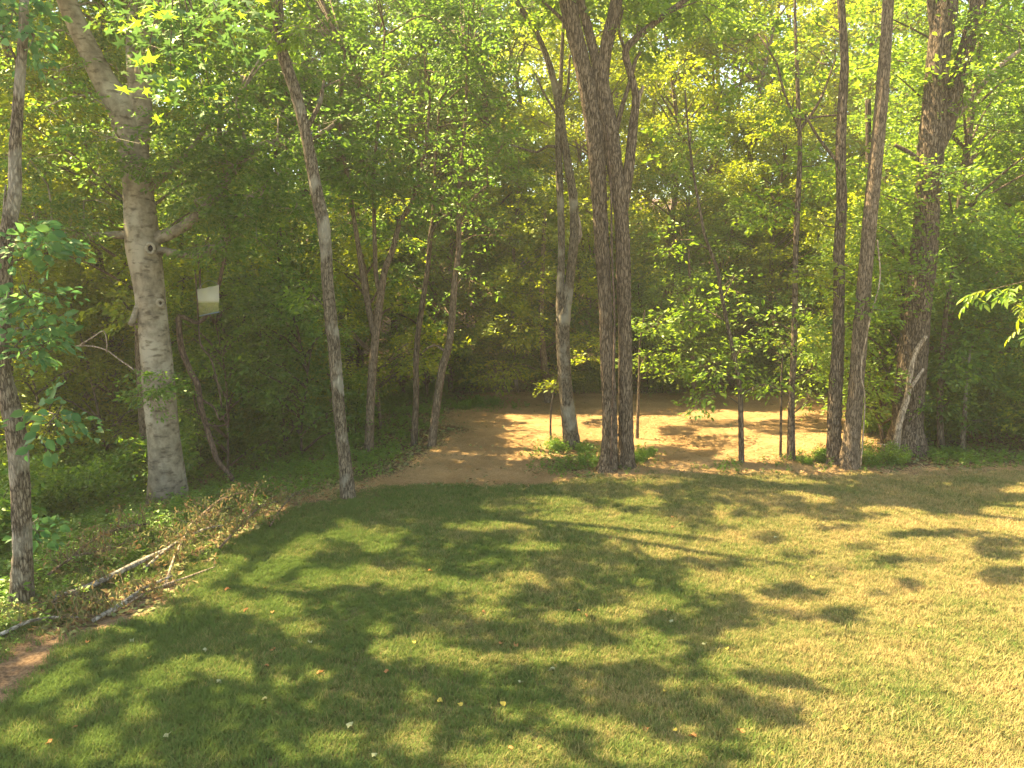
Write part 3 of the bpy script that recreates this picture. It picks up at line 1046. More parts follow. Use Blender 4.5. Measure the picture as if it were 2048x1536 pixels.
# three slim trees between the leaning tree and the straw
t = hero('A', 'tree', 'slim brown tree forking into three stems left of the straw clearing', (738, 905), 'bark_tan', 'leaf_dark')
t.trunk([(738, 905, 20), (740, 830, 17), (745, 740, 17), (752, 665, 17), (762, 590, 14), (770, 540, 13), (785, 500, 12), (800, 445, 10), (825, 400, 8), (850, 300, 6), (860, 200, 5)], rough=0.05, flare=0.25)
t.limb([(750, 680, 13), (738, 620, 12), (727, 560, 11), (715, 480, 10), (705, 420, 9), (698, 370, 8), (680, 250, 6), (690, 100, 5)])
t.limb([(760, 590, 10), (752, 550, 9), (750, 500, 9), (748, 420, 8), (747, 360, 7), (760, 200, 5), (770, 60, 4)])
t.foliage([(700, 330, 90, 60, 0.2, 1.2, 46), (780, 240, 100, 60, 0, 1.2, 56), (850, 140, 120, 70, 0, 1.3, 64), (720, 150, 100, 60, 0.3, 1.2, 46), (860, 330, 90, 50, -0.2, 1.0, 44),
           (790, 400, 90, 40, -0.3, 1.0, 36), (900, 60, 100, 60, 0.3, 1.2, 46), (760, 60, 100, 60, 0.6, 1.2, 40), (690, 450, 60, 40, 0.6, 0.8, 22), (800, 480, 60, 30, 0.5, 0.8, 14), (740, 330, 80, 60, -0.6, 0.8, 40), (820, 250, 90, 70, -0.6, 0.8, 50), (740, 180, 90, 60, -0.5, 0.8, 40), (860, 90, 100, 60, -0.5, 0.8, 44)], K=24, size=0.11, cull=0.5)
t = hero('B', 'tree', 'thin upright tree, middle stem of the trio beside the straw clearing', (828, 890), 'bark_brown', 'leaf_dark')
t.trunk([(828, 890, 14), (832, 800, 12), (833, 700, 11), (843, 620, 11), (855, 540, 10), (861, 470, 9), (866, 435, 7), (870, 330, 5), (880, 200, 4)], rough=0.05, flare=0.2, sides=14)
t.limb([(860, 470, 6), (880, 440, 5), (905, 420, 3)], sides=6)
t.foliage([(880, 420, 70, 40, 0.2, 0.9, 26), (920, 240, 90, 60, 0.2, 1.1, 50), (960, 130, 80, 60, 0, 1.0, 40), (950, 340, 70, 40, 0.2, 0.9, 30), (820, 560, 60, 24, 0.6, 0.7, 14), (930, 330, 70, 60, -0.5, 0.8, 34), (960, 200, 80, 60, -0.4, 0.8, 40)], K=24, size=0.11, cull=0.5)
t = hero('C', 'tree', 'slim brown tree with kinked trunk leaning right at the straw edge', (863, 893), 'bark_tan', 'leaf_dark')
t.trunk([(863, 893, 19), (872, 820, 17), (884, 740, 16), (898, 690, 16), (904, 640, 15), (910, 560, 13), (917, 500, 12), (918, 430, 11), (919, 370, 9), (930, 250, 7), (935, 120, 5)], rough=0.05, flare=0.25, sides=16)
t.limb([(893, 705, 7), (868, 690, 5), (845, 705, 3)], sides=6)
t.limb([(917, 450, 6), (945, 400, 5), (975, 370, 3)], sides=6)
t.foliage([(980, 470, 70, 40, 0.2, 0.9, 22), (940, 560, 60, 40, 0.6, 0.8, 18), (1000, 300, 60, 50, 0.4, 0.9, 20), (930, 430, 60, 40, -0.2, 0.8, 20), (880, 620, 50, 30, 0.8, 0.8, 14), (950, 400, 60, 50, -0.5, 0.7, 26), (960, 80, 70, 60, 0.2, 0.9, 30)], K=22, size=0.11, cull=0.5)

# tree with two winding stems between straw and weeds
t = hero('pair', 'tree', 'grey tree dividing into two winding stems on the weedy patch by the straw', (1143, 898), 'bark_grey', 'leaf_green')
t.trunk([(1145, 900, 33), (1139, 850, 30), (1131, 780, 28), (1126, 700, 28), (1127, 640, 28), (1139, 565, 19), (1148, 480, 19), (1147, 400, 17), (1136, 330, 16), (1126, 270, 15), (1119, 215, 16),
         (1105, 152, 12), (1090, 105, 11), (1070, 60, 10), (1040, 12, 9), (1010, -40, 8), (960, -200, 5)], rough=0.06, flare=0.35)
t.limb([(1124, 660, 20), (1120, 600, 17), (1122, 540, 16), (1123, 480, 15), (1120, 380, 14), (1117, 300, 13), (1117, 225, 12), (1122, 150, 8), (1125, 80, 7), (1129, 10, 6), (1131, -60, 5)], sides=12)
t.limb([(1152, 492, 8), (1161, 470, 8), (1158, 440, 6), (1154, 425, 4)], mat='dead_wood', sides=8, label='pale barkless stub of a limb')
t.limb([(1119, 296, 7), (1096, 292, 6), (1075, 304, 6), (1050, 299, 5), (1022, 289, 4)], sides=6)
t.limb([(1118, 235, 6), (1090, 190, 5), (1072, 150, 4)], sides=6)
t.limb([(1121, 215, 7), (1135, 180, 6), (1140, 110, 4)], sides=6)
t.foliage([(1045, 20, 70, 40, 0.5, 0.8, 16), (1010, 100, 40, 50, 0.6, 0.7, 10), (1110, 560, 20, 30, 0.5, 0.3, 5)], size=0.11)

# the big double trunk
t = hero('double', 'tree', 'tall dark furrowed double-trunked tree standing at the lawn end of the straw', (1232, 942), 'bark_brown', 'leaf_green')
t.trunk([(1214, 940, 42, -0.05), (1219, 890, 33, -0.05), (1218, 800, 29), (1213, 700, 28), (1210, 600, 28), (1204, 500, 28), (1199, 420, 29), (1194, 330, 34), (1187, 250, 36), (1179, 195, 35), (1166, 137, 33), (1149, 68, 32), (1135, 0, 31), (1120, -90, 29),
         (1060, -350, 22), (1030, -700, 12)], rough=0.06, flare=0.42, sides=30, step=0.06)
t.part('trunk', [(1252, 935, 38, 0.15), (1252, 880, 31, 0.15), (1251, 780, 28, 0.1), (1250, 680, 28, 0.1), (1248, 580, 28, 0.05), (1246, 500, 29, 0), (1240, 410, 30, 0), (1229, 330, 31, 0), (1219, 260, 32), (1208, 200, 33), (1204, 157, 27),
                 (1214, 85, 24), (1228, 27, 23), (1238, -30, 21), (1270, -200, 16), (1290, -500, 9)], rough=0.06, flare=0.38, sides=26, step=0.06, to_ground=True)
t.limb([(1206, 210, 24), (1197, 157, 19), (1187, 103, 18), (1170, 34, 17), (1158, -20, 16), (1150, -200, 11)], sides=14, rough=0.06)
t.limb([(1246, 420, 24), (1255, 355, 22), (1262, 300, 20), (1268, 240, 18), (1272, 195, 15), (1262, 150, 14), (1251, 103, 14), (1275, 74, 13), (1310, 45, 12), (1350, 15, 10), (1400, -20, 8), (1500, -90, 5)], sides=14, rough=0.06)
t.limb([(1270, 230, 15), (1277, 195, 11), (1287, 172, 6)], mat='dead_wood', sides=8, label='broken pale stub of a limb')
t.limb([(1226, 285, 11), (1243, 218, 9), (1258, 170, 8), (1272, 118, 7), (1282, 104, 5)], sides=8)
t.limb([(1140, 55, 8), (1105, 20, 6), (1070, -10, 4)], sides=6)
t.limb([(1250, 100, 7), (1238, 60, 5), (1246, 20, 4)], sides=6)
t.foliage([(1290, 60, 50, 40, 0.2, 0.7, 14), (1190, -40, 120, 50, 0.5, 1.2, 40), (1330, -40, 120, 40, 0.2, 1.2, 36), (1250, -200, 240, 110, 0.5, 2.2, 150), (1100, -260, 200, 110, 0.5, 2.0, 110), (1420, 40, 60, 40, 0.8, 0.8, 20)], size=0.11)
tube_v = [(1222, 930, 5, -0.28), (1226, 800, 5, -0.27), (1229, 650, 5, -0.25), (1224, 500, 5, -0.24), (1222, 380, 4, -0.24), (1214, 250, 4, -0.26)]
t.part('vine', tube_v, sides=5, mat='vine_bark')

# right-hand trees
t = hero('thin', 'tree', 'thin sapling with bent stem standing in front of the bright straw', (1483, 927), 'bark_brown', 'leaf_green')
t.trunk([(1483, 927, 13), (1482, 850, 11), (1480, 780, 10), (1470, 720, 9), (1455, 650, 8), (1443, 590, 8), (1435, 540, 7), (1420, 500, 7), (1408, 465, 6), (1400, 420, 6), (1390, 365, 5), (1378, 280, 4), (1370, 180, 3)], sides=12, rough=0.04)
t.limb([(1482, 790, 5), (1520, 770, 4), (1560, 780, 3), (1590, 800, 2)], sides=5)
t.foliage([(1430, 740, 55, 26, -0.2, 0.6, 26), (1500, 700, 50, 30, 0.2, 0.6, 20), (1520, 770, 50, 22, -0.3, 0.5, 20), (1400, 800, 36, 18, -0.4, 0.5, 12), (1395, 620, 60, 40, 0.6, 0.8, 26), (1470, 580, 50, 40, 0.6, 0.7, 18),
           (1370, 280, 60, 60, 0.6, 0.8, 22), (1350, 480, 50, 40, 0.8, 0.8, 16)], size=0.13, K=18, cull=0.4)
t = hero('post', 'tree', 'straight slim dark tree with even trunk right of the bent sapling', (1582, 922), 'bark_brown', 'leaf_green')
t.trunk([(1582, 922, 16), (1583, 800, 13), (1588, 700, 12), (1590, 600, 11), (1592, 480, 11), (1597, 380, 10), (1600, 300, 9), (1597, 220, 8), (1594, 140, 7), (1590, 20, 5), (1590, -100, 4)], sides=12, rough=0.05, flare=0.2)
t.limb([(1600, 260, 6), (1570, 190, 5), (1555, 130, 4)], sides=6)
t.limb([(1600, 260, 6), (1640, 200, 5), (1670, 120, 3)], sides=6)
t.limb([(1596, 240, 5), (1650, 232, 4), (1700, 228, 3)], sides=5)
t.foliage([(1560, 690, 50, 26, -0.2, 0.6, 18), (1620, 740, 45, 26, 0.3, 0.6, 14), (1540, 640, 50, 30, 0.4, 0.6, 18), (1560, 180, 80, 60, 0.3, 1.0, 34), (1640, 120, 80, 60, 0.3, 1.0, 34), (1500, 80, 80, 60, 0.5, 1.0, 30),
           (1640, 330, 60, 50, 0.5, 0.8, 22), (1540, 420, 60, 50, 0.8, 0.8, 22), (1640, 700, 40, 40, 0.8, 0.6, 18), (1620, 800, 40, 26, 0.6, 0.5, 12)], size=0.115, K=20, cull=0.4)
t = hero('wand', 'sapling', 'wand-thin sapling just left of the straight slim dark tree', (1561, 916), 'bark_brown', 'leaf_green')
t.trunk([(1561, 916, 6), (1562, 840, 5), (1563, 760, 4), (1566, 690, 3)], sides=7, rough=0.03)
t.foliage([(1590, 660, 40, 24, -0.2, 0.5, 12), (1560, 720, 30, 20, 0, 0.4, 8)], size=0.13, K=14)
t = hero('ragged', 'tree', 'ragged-barked tree, nearer the straw of the two close tall trunks', (1668, 930), 'bark_brown', 'leaf_yellow')
t.trunk([(1668, 932, 33), (1668, 860, 27), (1671, 780, 26), (1675, 700, 24), (1677, 640, 22), (1678, 560, 21), (1678, 500, 21), (1683, 400, 20), (1681, 300, 18), (1685, 200, 17), (1689, 120, 15), (1684, 30, 13), (1680, -50, 12), (1690, -300, 8)], rough=0.09, flare=0.25)
t.limb([(1680, 330, 7), (1640, 280, 5), (1610, 230, 4)], sides=6)
t.foliage([(1660, 60, 70, 50, 0.2, 0.9, 30), (1720, 330, 50, 50, 0.5, 0.7, 18), (1640, 440, 40, 40, 0.5, 0.6, 14), (1690, -60, 140, 50, 0.2, 1.4, 50), (1640, 560, 36, 26, -0.2, 0.4, 8)], size=0.115, K=20)
t = hero('smoothpole', 'tree', 'straight brown tree leaning right, second of the two close tall trunks', (1700, 937), 'bark_tan', 'leaf_green')
t.trunk([(1698, 937, 38), (1703, 880, 30), (1711, 790, 28), (1718, 700, 27), (1726, 600, 26), (1736, 480, 25), (1748, 360, 24), (1760, 240, 22), (1768, 140, 20), (1775, 30, 19), (1779, -60, 18), (1795, -350, 13)], rough=0.05, flare=0.3)
t.part('vine', [(1722, 930, 3, -0.25), (1730, 800, 3, -0.2), (1722, 740, 3, -0.2), (1740, 640, 3, -0.25), (1760, 560, 3, -0.2), (1755, 480, 3, -0.2)], sides=5, mat='dead_wood')
t.foliage([(1800, 60, 60, 60, 0.4, 0.8, 24), (1770, 620, 40, 30, -0.3, 0.4, 10), (1790, -80, 140, 60, 0.3, 1.5, 50), (1740, 180, 40, 50, 0.6, 0.7, 12)], size=0.115, K=20)
t = hero('stout', 'tree', 'stout furrowed tree with flared foot behind the pale dead branch', (1812, 905), 'bark_brown', 'leaf_green')
t.trunk([(1810, 908, 84), (1814, 850, 58), (1822, 750, 51), (1834, 640, 48), (1850, 480, 45), (1858, 350, 43), (1868, 230, 41), (1876, 120, 39), (1890, 20, 38), (1897, -70, 36), (1920, -350, 24)], rough=0.06, flare=0.3, sides=26)
t.limb([(1868, 300, 34), (1892, 250, 30), (1915, 160, 27), (1943, 60, 25), (1962, -40, 23), (2000, -250, 15)], sides=14, rough=0.05)
t.limb([(1875, 120, 16), (1868, 60, 15), (1862, 10, 13), (1858, -50, 12)], sides=10)
t.limb([(1905, 240, 11), (1950, 190, 9), (1990, 140, 8), (2040, 100, 6)], sides=8, mat='dead_wood')
t.limb([(1858, 350, 12), (1825, 310, 8), (1790, 290, 6)], sides=8)
t.foliage([(1940, 110, 36, 80, -0.3, 0.3, 30), (1925, 60, 40, 60, -0.4, 0.4, 20), (1800, 420, 40, 60, -0.3, 0.5, 18), (1780, 540, 50, 50, -0.3, 0.5, 18), (1860, 560, 40, 40, -0.6, 0.4, 12), (1830, 240, 40, 60, 0.4, 0.6, 16), (2000, 60, 60, 60, 0.6, 1.0, 28),
           (1990, 260, 70, 50, 0.5, 0.9, 26), (1900, -80, 160, 60, 0.3, 1.5, 50)], size=0.11, K=20)

# dead branch leaning on the stout tree
db = link('dead_branch', None, loc=gpt(1790, 925))
tag(db, 'pale barkless forked dead branch leaning against the stout tree', 'branch')
Yd = HERO['stout'].Y - 0.75
for nm, path in (('stem', [(1790, 925, 16), (1794, 880, 15), (1800, 840, 14), (1814, 795, 13), (1821, 745, 12), (1831, 705, 11), (1852, 673, 9)]), ('fork', [(1822, 775, 8), (1834, 757, 7), (1847, 738, 5)]), ('twig', [(1795, 880, 4), (1770, 890, 3), (1755, 885, 2)])):
    mb = MB()
    pp = np.array([at(p[0], p[1], Yd + 0.3 * k / len(path)) for k, p in enumerate(path)])
    tube(mb, pp - np.array(db.location), [p[2] * 0.5 * Yd / F for p in path], 10, 0.08, 0.06)
    link(nm, mb.mesh(nm, 'dead_wood'), db)

# slim trunks farther back that can be told apart: (foot, path, label, bark, leaf, Y)
FAR = [
    ((1096, 806), [(1097, 806, 18), (1092, 760, 16), (1086, 700, 14), (1082, 640, 12), (1085, 540, 10), (1090, 420, 7)], 'sunlit orange-brown tree at the dark back edge of the straw', 'bark_tan', 'leaf_yellow', None,
     [(1030, 650, 70, 40, -1.2, 1.2, 50), (1060, 560, 70, 50, -0.6, 1.2, 50), (985, 745, 60, 26, -0.8, 1.0, 24), (1180, 690, 50, 34, -0.6, 1.0, 30), (1000, 580, 50, 40, -0.4, 1.0, 30), (1100, 750, 50, 20, -1.0, 0.8, 14), (1090, 440, 80, 60, 0, 1.4, 50), (1160, 560, 50, 60, 0.4, 1.2, 36)]),
    ((1388, 806), [(1388, 806, 10), (1387, 760, 9), (1384, 700, 8), (1380, 600, 6), (1378, 500, 4)], 'thin pale stem at the back of the straw behind the bent sapling', 'bark_tan', 'leaf_green', None,
     [(1340, 700, 60, 40, 0, 1.0, 40), (1400, 660, 60, 40, 0, 1.0, 36), (1370, 580, 70, 40, 0.3, 1.2, 40), (1300, 640, 50, 40, 0.3, 1.0, 30), (1440, 700, 50, 30, 0.3, 1.0, 24)]),
    ((1274, 880), [(1274, 882, 7), (1276, 820, 6), (1278, 760, 5), (1280, 690, 4), (1290, 620, 3)], 'thin tan stem close behind the double trunk', 'bark_tan', 'leaf_green', None,
     [(1310, 650, 50, 40, 0.2, 0.8, 24), (1290, 720, 40, 26, 0.3, 0.6, 14), (1330, 740, 40, 24, 0, 0.6, 14)]),
    ((1102, 895), [(1102, 895, 5), (1101, 850, 4), (1104, 800, 4), (1118, 750, 3), (1135, 700, 2)], 'thread-thin reddish sapling left of the two-stemmed grey tree', 'bark_tan', 'leaf_yellow', None,
     [(1180, 710, 30, 20, 0.2, 0.4, 8), (1112, 770, 20, 14, 0, 0.3, 6)]),
    ((168, 850), [(170, 870, 20), (167, 760, 18), (164, 660, 18), (160, 600, 16), (154, 540, 14), (149, 470, 12), (146, 380, 10), (140, 240, 7)], 'brown forked tree in the woods between slender bent tree and beech', 'bark_brown', 'leaf_green', 24,
     [(130, 620, 80, 40, 0, 1.4, 40), (220, 600, 70, 40, 0, 1.4, 36), (80, 540, 70, 40, 0.4, 1.4, 30), (190, 420, 90, 50, 0, 1.5, 40), (100, 380, 90, 60, 0, 1.5, 40), (210, 680, 60, 26, -0.6, 1.0, 20)]),
    ((434, 820), [(436, 850, 14), (434, 760, 13), (436, 680, 12), (440, 610, 11), (446, 540, 9), (452, 440, 7), (455, 330, 5)], 'dark slim tree behind the looping vine right of the beech', 'bark_dark', 'leaf_green', 21,
     [(470, 560, 60, 30, 0, 1.2, 26), (420, 440, 80, 40, 0, 1.4, 36), (500, 400, 80, 50, 0.3, 1.4, 40), (460, 320, 80, 40, 0, 1.4, 30)]),
    ((370, 800), [(372, 820, 12), (370, 720, 11), (368, 620, 10), (366, 520, 9), (362, 430, 7)], 'narrow dark tree close beside the beech trunk in the woods', 'bark_dark', 'leaf_green', 23,
     [(360, 600, 60, 30, 0.3, 1.2, 24), (340, 440, 80, 40, 0.3, 1.4, 30)]),
    ((576, 830), [(578, 850, 17), (576, 760, 16), (572, 680, 15), (566, 590, 13), (560, 500, 11), (556, 400, 9), (550, 280, 6)], 'dark tree deep in the shade left of the leaning grey tree', 'bark_dark', 'leaf_dark', 24,
     [(540, 560, 80, 40, 0, 1.4, 36), (600, 480, 80, 40, 0, 1.4, 36), (520, 640, 70, 30, -0.3, 1.2, 26), (610, 640, 50, 30, 0, 1.0, 20), (560, 390, 100, 50, 0, 1.5, 50)]),
    ((705, 800), [(700, 820, 10), (696, 720, 10), (692, 640, 9), (696, 540, 8), (690, 440, 6)], 'thin dark stem just right of the leaning grey tree', 'bark_dark', 'leaf_green', 25,
     [(690, 560, 60, 40, 0, 1.2, 30), (720, 470, 70, 40, 0, 1.3, 34), (710, 650, 50, 30, 0, 1.0, 20)]),
    ((1750, 840), [(1752, 860, 20), (1750, 760, 19), (1747, 660, 19), (1743, 560, 18), (1742, 460, 16), (1738, 340, 12), (1736, 200, 9)], 'dark trunk in shadow behind the two close tall trunks', 'bark_dark', 'leaf_yellow', 23,
     [(1780, 740, 50, 40, -0.8, 1.0, 36), (1800, 660, 50, 40, -0.6, 1.0, 30), (1730, 560, 60, 50, 0.6, 1.2, 30), (1700, 460, 70, 50, 0.6, 1.4, 36), (1790, 800, 40, 26, -1.2, 0.8, 16), (1750, 380, 80, 60, 0.6, 1.5, 40)]),
    ((1925, 905), [(1925, 907, 10), (1926, 870, 9), (1929, 835, 8), (1932, 780, 6), (1940, 700, 4)], 'short thin grey stem in front of the dark shrubs on the right', 'bark_grey', 'leaf_dark', None,
     [(1950, 740, 60, 40, 0.2, 0.8, 36), (1900, 700, 50, 40, 0.4, 0.8, 30), (1990, 660, 60, 40, 0.3, 0.9, 40), (1960, 840, 50, 30, 0.3, 0.6, 24)]),
    ((1883, 900), [(1882, 905, 12), (1880, 830, 11), (1882, 740, 10), (1890, 640, 8), (1905, 540, 6)], 'slim brown stem in the shade just right of the stout tree', 'bark_brown', 'leaf_dark', None,
     [(1920, 590, 60, 40, 0.3, 0.9, 40), (1890, 490, 50, 50, 0.3, 0.9, 34), (1960, 500, 70, 50, 0.3, 1.0, 44), (1900, 800, 40, 30, 0.2, 0.6, 20)]),
]
for foot, path, lab, bark, leaf, Yf, blobs in FAR:
    t = hero(lab, 'tree', lab, foot, bark, leaf, Y=Yf)
    t.trunk(path, sides=10, step=0.15, rough=0.05, flare=0.15)
    t.foliage([(*q_[:6], int(q_[6] * 1.35)) for q_ in blobs], K=24, size=0.125, fine=False, cull=0.25)

# ------------------------------------------------------------------ unseen crown leaves, placed along the sun's rays to shape the lawn's shade
cx, cy = np.meshgrid(np.arange(-14, 13, 0.21), np.arange(5.8, 26, 0.21))
cx, cy = cx.ravel() + rng.uniform(-0.1, 0.1, cx.size), cy.ravel() + rng.uniform(-0.1, 0.1, cx.size)
s_ = shade_at(cx, cy)
k = s_ == 1
cx, cy = cx[k], cy[k]
hgt = rng.uniform(10.0, 14.5, len(cx)) + 0.8 * vnoise(cx * 0.7, cy * 0.7, 40)
P = np.stack([cx, cy, np.zeros_like(cx)], 1) + TO_SUN * (hgt / TO_SUN[2])[:, None]
u, v = to_px(P)
P = P[~((v > 60) & (u > 950) & (u < 2048)) & ~((v > 260) & (u > -50) & (u <= 950))]
owners = ['edge', 'beech', 'lean', 'A', 'double', 'pair', 'C']
ax = np.array([[HERO[o_].g[0], HERO[o_].g[1]] for o_ in owners])
ax[0] += [-1.0, -0.5]
own = np.argmin(np.linalg.norm(P[:, None, :2] - ax[None], axis=2), axis=1)
for q, o_ in enumerate(owners):
    sel = P[own == q]
    HERO[o_].canopy(sel, 34, 0.13)  # unseen leaves placed to cast the lawn's shade
    for c in sel[:: max(1, len(sel) // 12)]:
        HERO[o_].branch_to(c, 0.018)
for t in HERO.values():
    t.done()

# knot hole of the beech
for u, v, rr_, dy in ((302, 497, 0.085, -0.30), (322, 606, 0.06, -0.26)):
    mb = MB()
    c = at(u, v, BE.Y + dy) - BE.g
    th = np.linspace(0, 2 * np.pi, 17)
    ring = np.stack([c[0] + rr_ * np.cos(th) * 0.85, np.full(17, c[1]) - 0.03 + 0.02 * np.cos(th), c[2] + rr_ * 1.1 * np.sin(th)], 1)
    tube(mb, ring, np.full(17, 0.035), 8, 0.03, 0.05)
    o = link('knot', mb.mesh('knot', 'bark_beech'), BE.root)
    mb = MB()
    tube(mb, [c + [0, -0.035, 0], c + [0, 0.1, 0]], [rr_ * 0.8, rr_ * 0.8], 14, 0.2)  # solid dark plug, the hole's shade put in as colour
    link('hollow_shade', mb.mesh('hollow_shade', 'hollow_shade'), o)

# ------------------------------------------------------------------ woods behind: whole trees and shrubs, copied
rng = np.random.default_rng(202)
def make_tree(h, crown_r, h0, nbl, nsp, K, size, leaf, bark, seed, tr=0.15):
    """a forest tree of height h with its foliage in layered clumps from h0 up"""
    root = bpy.data.objects.new('forest_tree', None)
    q = np.random.default_rng(seed)
    tr_p = np.array([[0, 0, -0.4], [q.normal() * 0.08, q.normal() * 0.08, h * 0.25], [q.normal() * 0.3, q.normal() * 0.3, h * 0.55], [q.normal() * 0.5, q.normal() * 0.5, h * 0.95]])
    mb = MB()
    A, _ = tube(mb, tr_p, [tr, tr * 0.85, tr * 0.6, tr * 0.1], 9, 0.5, 0.05)
    cr = MB()
    for _b in range(nbl):
        f = (_b + q.uniform(0, 1)) / nbl
        z = h0 + (h - h0) * f
        rr = crown_r * (0.35 + 0.65 * math.sin(math.pi * min(0.95, 0.25 + 0.72 * f)))
        an = q.uniform(0, 6.283)
        rad = rr * math.sqrt(q.uniform(0.05, 1))
        c = np.array([rad * math.cos(an), rad * math.sin(an), z])
        s = A[np.argmin(np.abs(A[:, 2] - (z - 0.5 * rad - 0.3)))]
        tube(mb, [s, (s + c) / 2 + [0, 0, 0.15], c], [0.045, 0.03, 0.012], 5, 0.6)
        pos, qq = in_blob(c, np.array([1.0, 1.0, 0.42]) * q.uniform(0.7, 1.2), nsp, 0.2)
        for z2 in range(3):
            tube(mb, [c, pos[z2]], [0.012, 0.004], 3, 0.9)
        sprays(cr, pos, qq, K, size, 0.6, 0.34, 0.06, 0.3, 0.58, False, 0.25, 0.5, mb)
    a_ = bpy.data.objects.new('trunk', mb.mesh('trunk', bark))
    a_.parent = root
    b_ = bpy.data.objects.new('crown', cr.mesh('crown', leaf, False))
    b_.parent = root
    b_['kind'] = 'stuff'
    return root


LIB = [make_tree(16, 3.4, 3.2, 46, 22, 22, 0.15, 'leaf_green', 'bark_brown', 1, 0.16),
       make_tree(18, 3.2, 4.5, 46, 22, 22, 0.15, 'leaf_yellow', 'bark_tan', 2, 0.17),
       make_tree(15, 3.0, 2.2, 44, 22, 22, 0.14, 'leaf_green', 'bark_grey', 3, 0.13),
       make_tree(17, 3.6, 2.8, 50, 22, 22, 0.15, 'leaf_dark', 'bark_brown', 4, 0.18),
       make_tree(14, 2.8, 1.8, 44, 22, 22, 0.14, 'leaf_yellow', 'bark_tan', 5, 0.12)]
UNDER = [make_tree(6.5, 1.8, 1.0, 20, 18, 20, 0.125, 'leaf_green', 'bark_brown', 11, 0.05),
         make_tree(5.0, 1.6, 0.8, 18, 18, 20, 0.125, 'leaf_dark', 'bark_dark', 12, 0.045),
         make_tree(7.5, 1.9, 1.4, 22, 18, 20, 0.13, 'leaf_yellow', 'bark_tan', 13, 0.06)]


def make_shrub(h, r, nst, leaf, seed):
    root = bpy.data.objects.new('shrub', None)
    q = np.random.default_rng(seed)
    mb, cr = MB(), MB()
    for _ in range(nst):
        an = q.uniform(0, 6.283)
        tip = np.array([r * 0.8 * math.cos(an) * q.uniform(0.3, 1), r * 0.8 * math.sin(an) * q.uniform(0.3, 1), h * q.uniform(0.6, 1)])
        b0 = np.array([0.15 * math.cos(an), 0.15 * math.sin(an), -0.1])
        tube(mb, [b0, b0 * 0.5 + tip * 0.45 + [0, 0, 0.15 * h], tip], [0.016, 0.011, 0.004], 4, 0.3)
        for f in (0.35, 0.6, 0.8, 1.0):
            c = b0 * (1 - f) + tip * f
            pos, qq = in_blob(c, np.array([0.42, 0.42, 0.26]) * (0.7 + 0.4 * h / 2), 7, 0.1)
            sprays(cr, pos, qq, 15, 0.11, 0.42, 0.24, 0.05, 0.4, 0.6, False)
    a_ = bpy.data.objects.new('stems', mb.mesh('stems', 'bark_dark'))
    a_['kind'] = 'stuff'
    a_.parent = root
    b_ = bpy.data.objects.new('foliage', cr.mesh('foliage', leaf, False))
    b_.parent = root
    b_['kind'] = 'stuff'
    return root


SHR = [make_shrub(1.6, 1.1, 9, 'leaf_green', 21), make_shrub(2.2, 1.2, 10, 'leaf_dark', 22), make_shrub(1.1, 0.9, 8, 'leaf_weed', 23), make_shrub(2.6, 1.3, 11, 'leaf_green', 24)]

MARKS = [(-9999, 20, 'left of the slender bent tree'), (20, 300, 'between bent tree and beech'), (300, 680, 'between beech and leaning tree'),
         (680, 900, 'behind the slim trio'), (900, 1130, 'left of the two-stemmed tree'), (1130, 1260, 'behind the double trunk'),
         (1260, 1480, 'left of the bent sapling'), (1480, 1680, 'left of the ragged-barked tree'), (1680, 1830, 'left of the stout tree'), (1830, 99999, 'right of the stout tree')]
SERIES = {}
ORD = ['first', 'second', 'third', 'fourth', 'fifth', 'sixth', 'seventh', 'eighth', 'ninth', 'tenth', 'eleventh', 'twelfth', 'thirteenth', 'fourteenth', 'fifteenth', 'sixteenth']


def where(x, y, z):
    u, _ = to_px(np.array([x, y, z]))
    for a_, b_, s in MARKS:
        if a_ <= u[0] < b_:
            return s


def drop(src, name, x, y, rz, s, label, cat, group, sz=None):
    c = copy_tree(src)
    c.name = name
    c.location = (x, y, float(height(x, y)))
    c.rotation_euler = (0, 0, rz)
    c.scale = (s, s, sz or s)
    tag(c, label, cat, group)
    SERIES.setdefault(label, []).append(c)
    return c


def shades_open(x, y, h0, h1, r):
    """share of a crown that would shade ground the photograph shows in the sun"""
    q = rng.uniform(-1, 1, (60, 3))
    pts = np.stack([x + q[:, 0] * r, y + q[:, 1] * r, h0 + (h1 - h0) * (q[:, 2] * 0.5 + 0.5)], 1)
    return float(sunlit_below(pts).mean())


KIND = ['mid-green', 'yellow-green', 'mid-green', 'dark green', 'yellow-green']
placed = []
TRUNKS = [(t_.root.location.x / t_.root.location.y * F + 1024, t_.Y) for t_ in HERO.values()]


def hides_trunk(x, y, r):
    uq = 1024 + F * x / y
    return any(y < Yh + 0.4 and abs(uq - uh) < r * F / y + 26 and Yh < 20 for uh, Yh in TRUNKS)




def place_trees(n_want, xr, yr, lib, dmin, limit, name, dist_word, smin, smax, cr, hh, h0):
    k = tries = 0
    while k < n_want and tries < n_want * 40:
        tries += 1
        y = rng.uniform(*yr)
        x = rng.uniform(xr[0], xr[1]) * y
        s = rng.uniform(smin, smax)
        if any((x - a_) ** 2 + (y - b_) ** 2 < dmin ** 2 for a_, b_ in placed):
            continue
        if hides_trunk(x, y, 0.8 * cr * s):
            continue
        if shades_open(x, y, h0 * s, hh * s, cr * s) > limit:
            continue
        if x > edge_x(min(y, 27)) - 1.0 and y < 28 and x < 0.44 * y:
            continue
        placed.append((x, y))
        i_ = int(rng.integers(len(lib)))
        w = where(x, y, 2.0)
        kd = KIND[i_] if lib is LIB else ['mid-green', 'dark green', 'yellow-green'][i_]
        drop(lib[i_], name, x, y, rng.uniform(0, 6.28), s, f'{kd} {dist_word} {w}', 'tree', f'{dist_word} {w}')
        k += 1
    return k


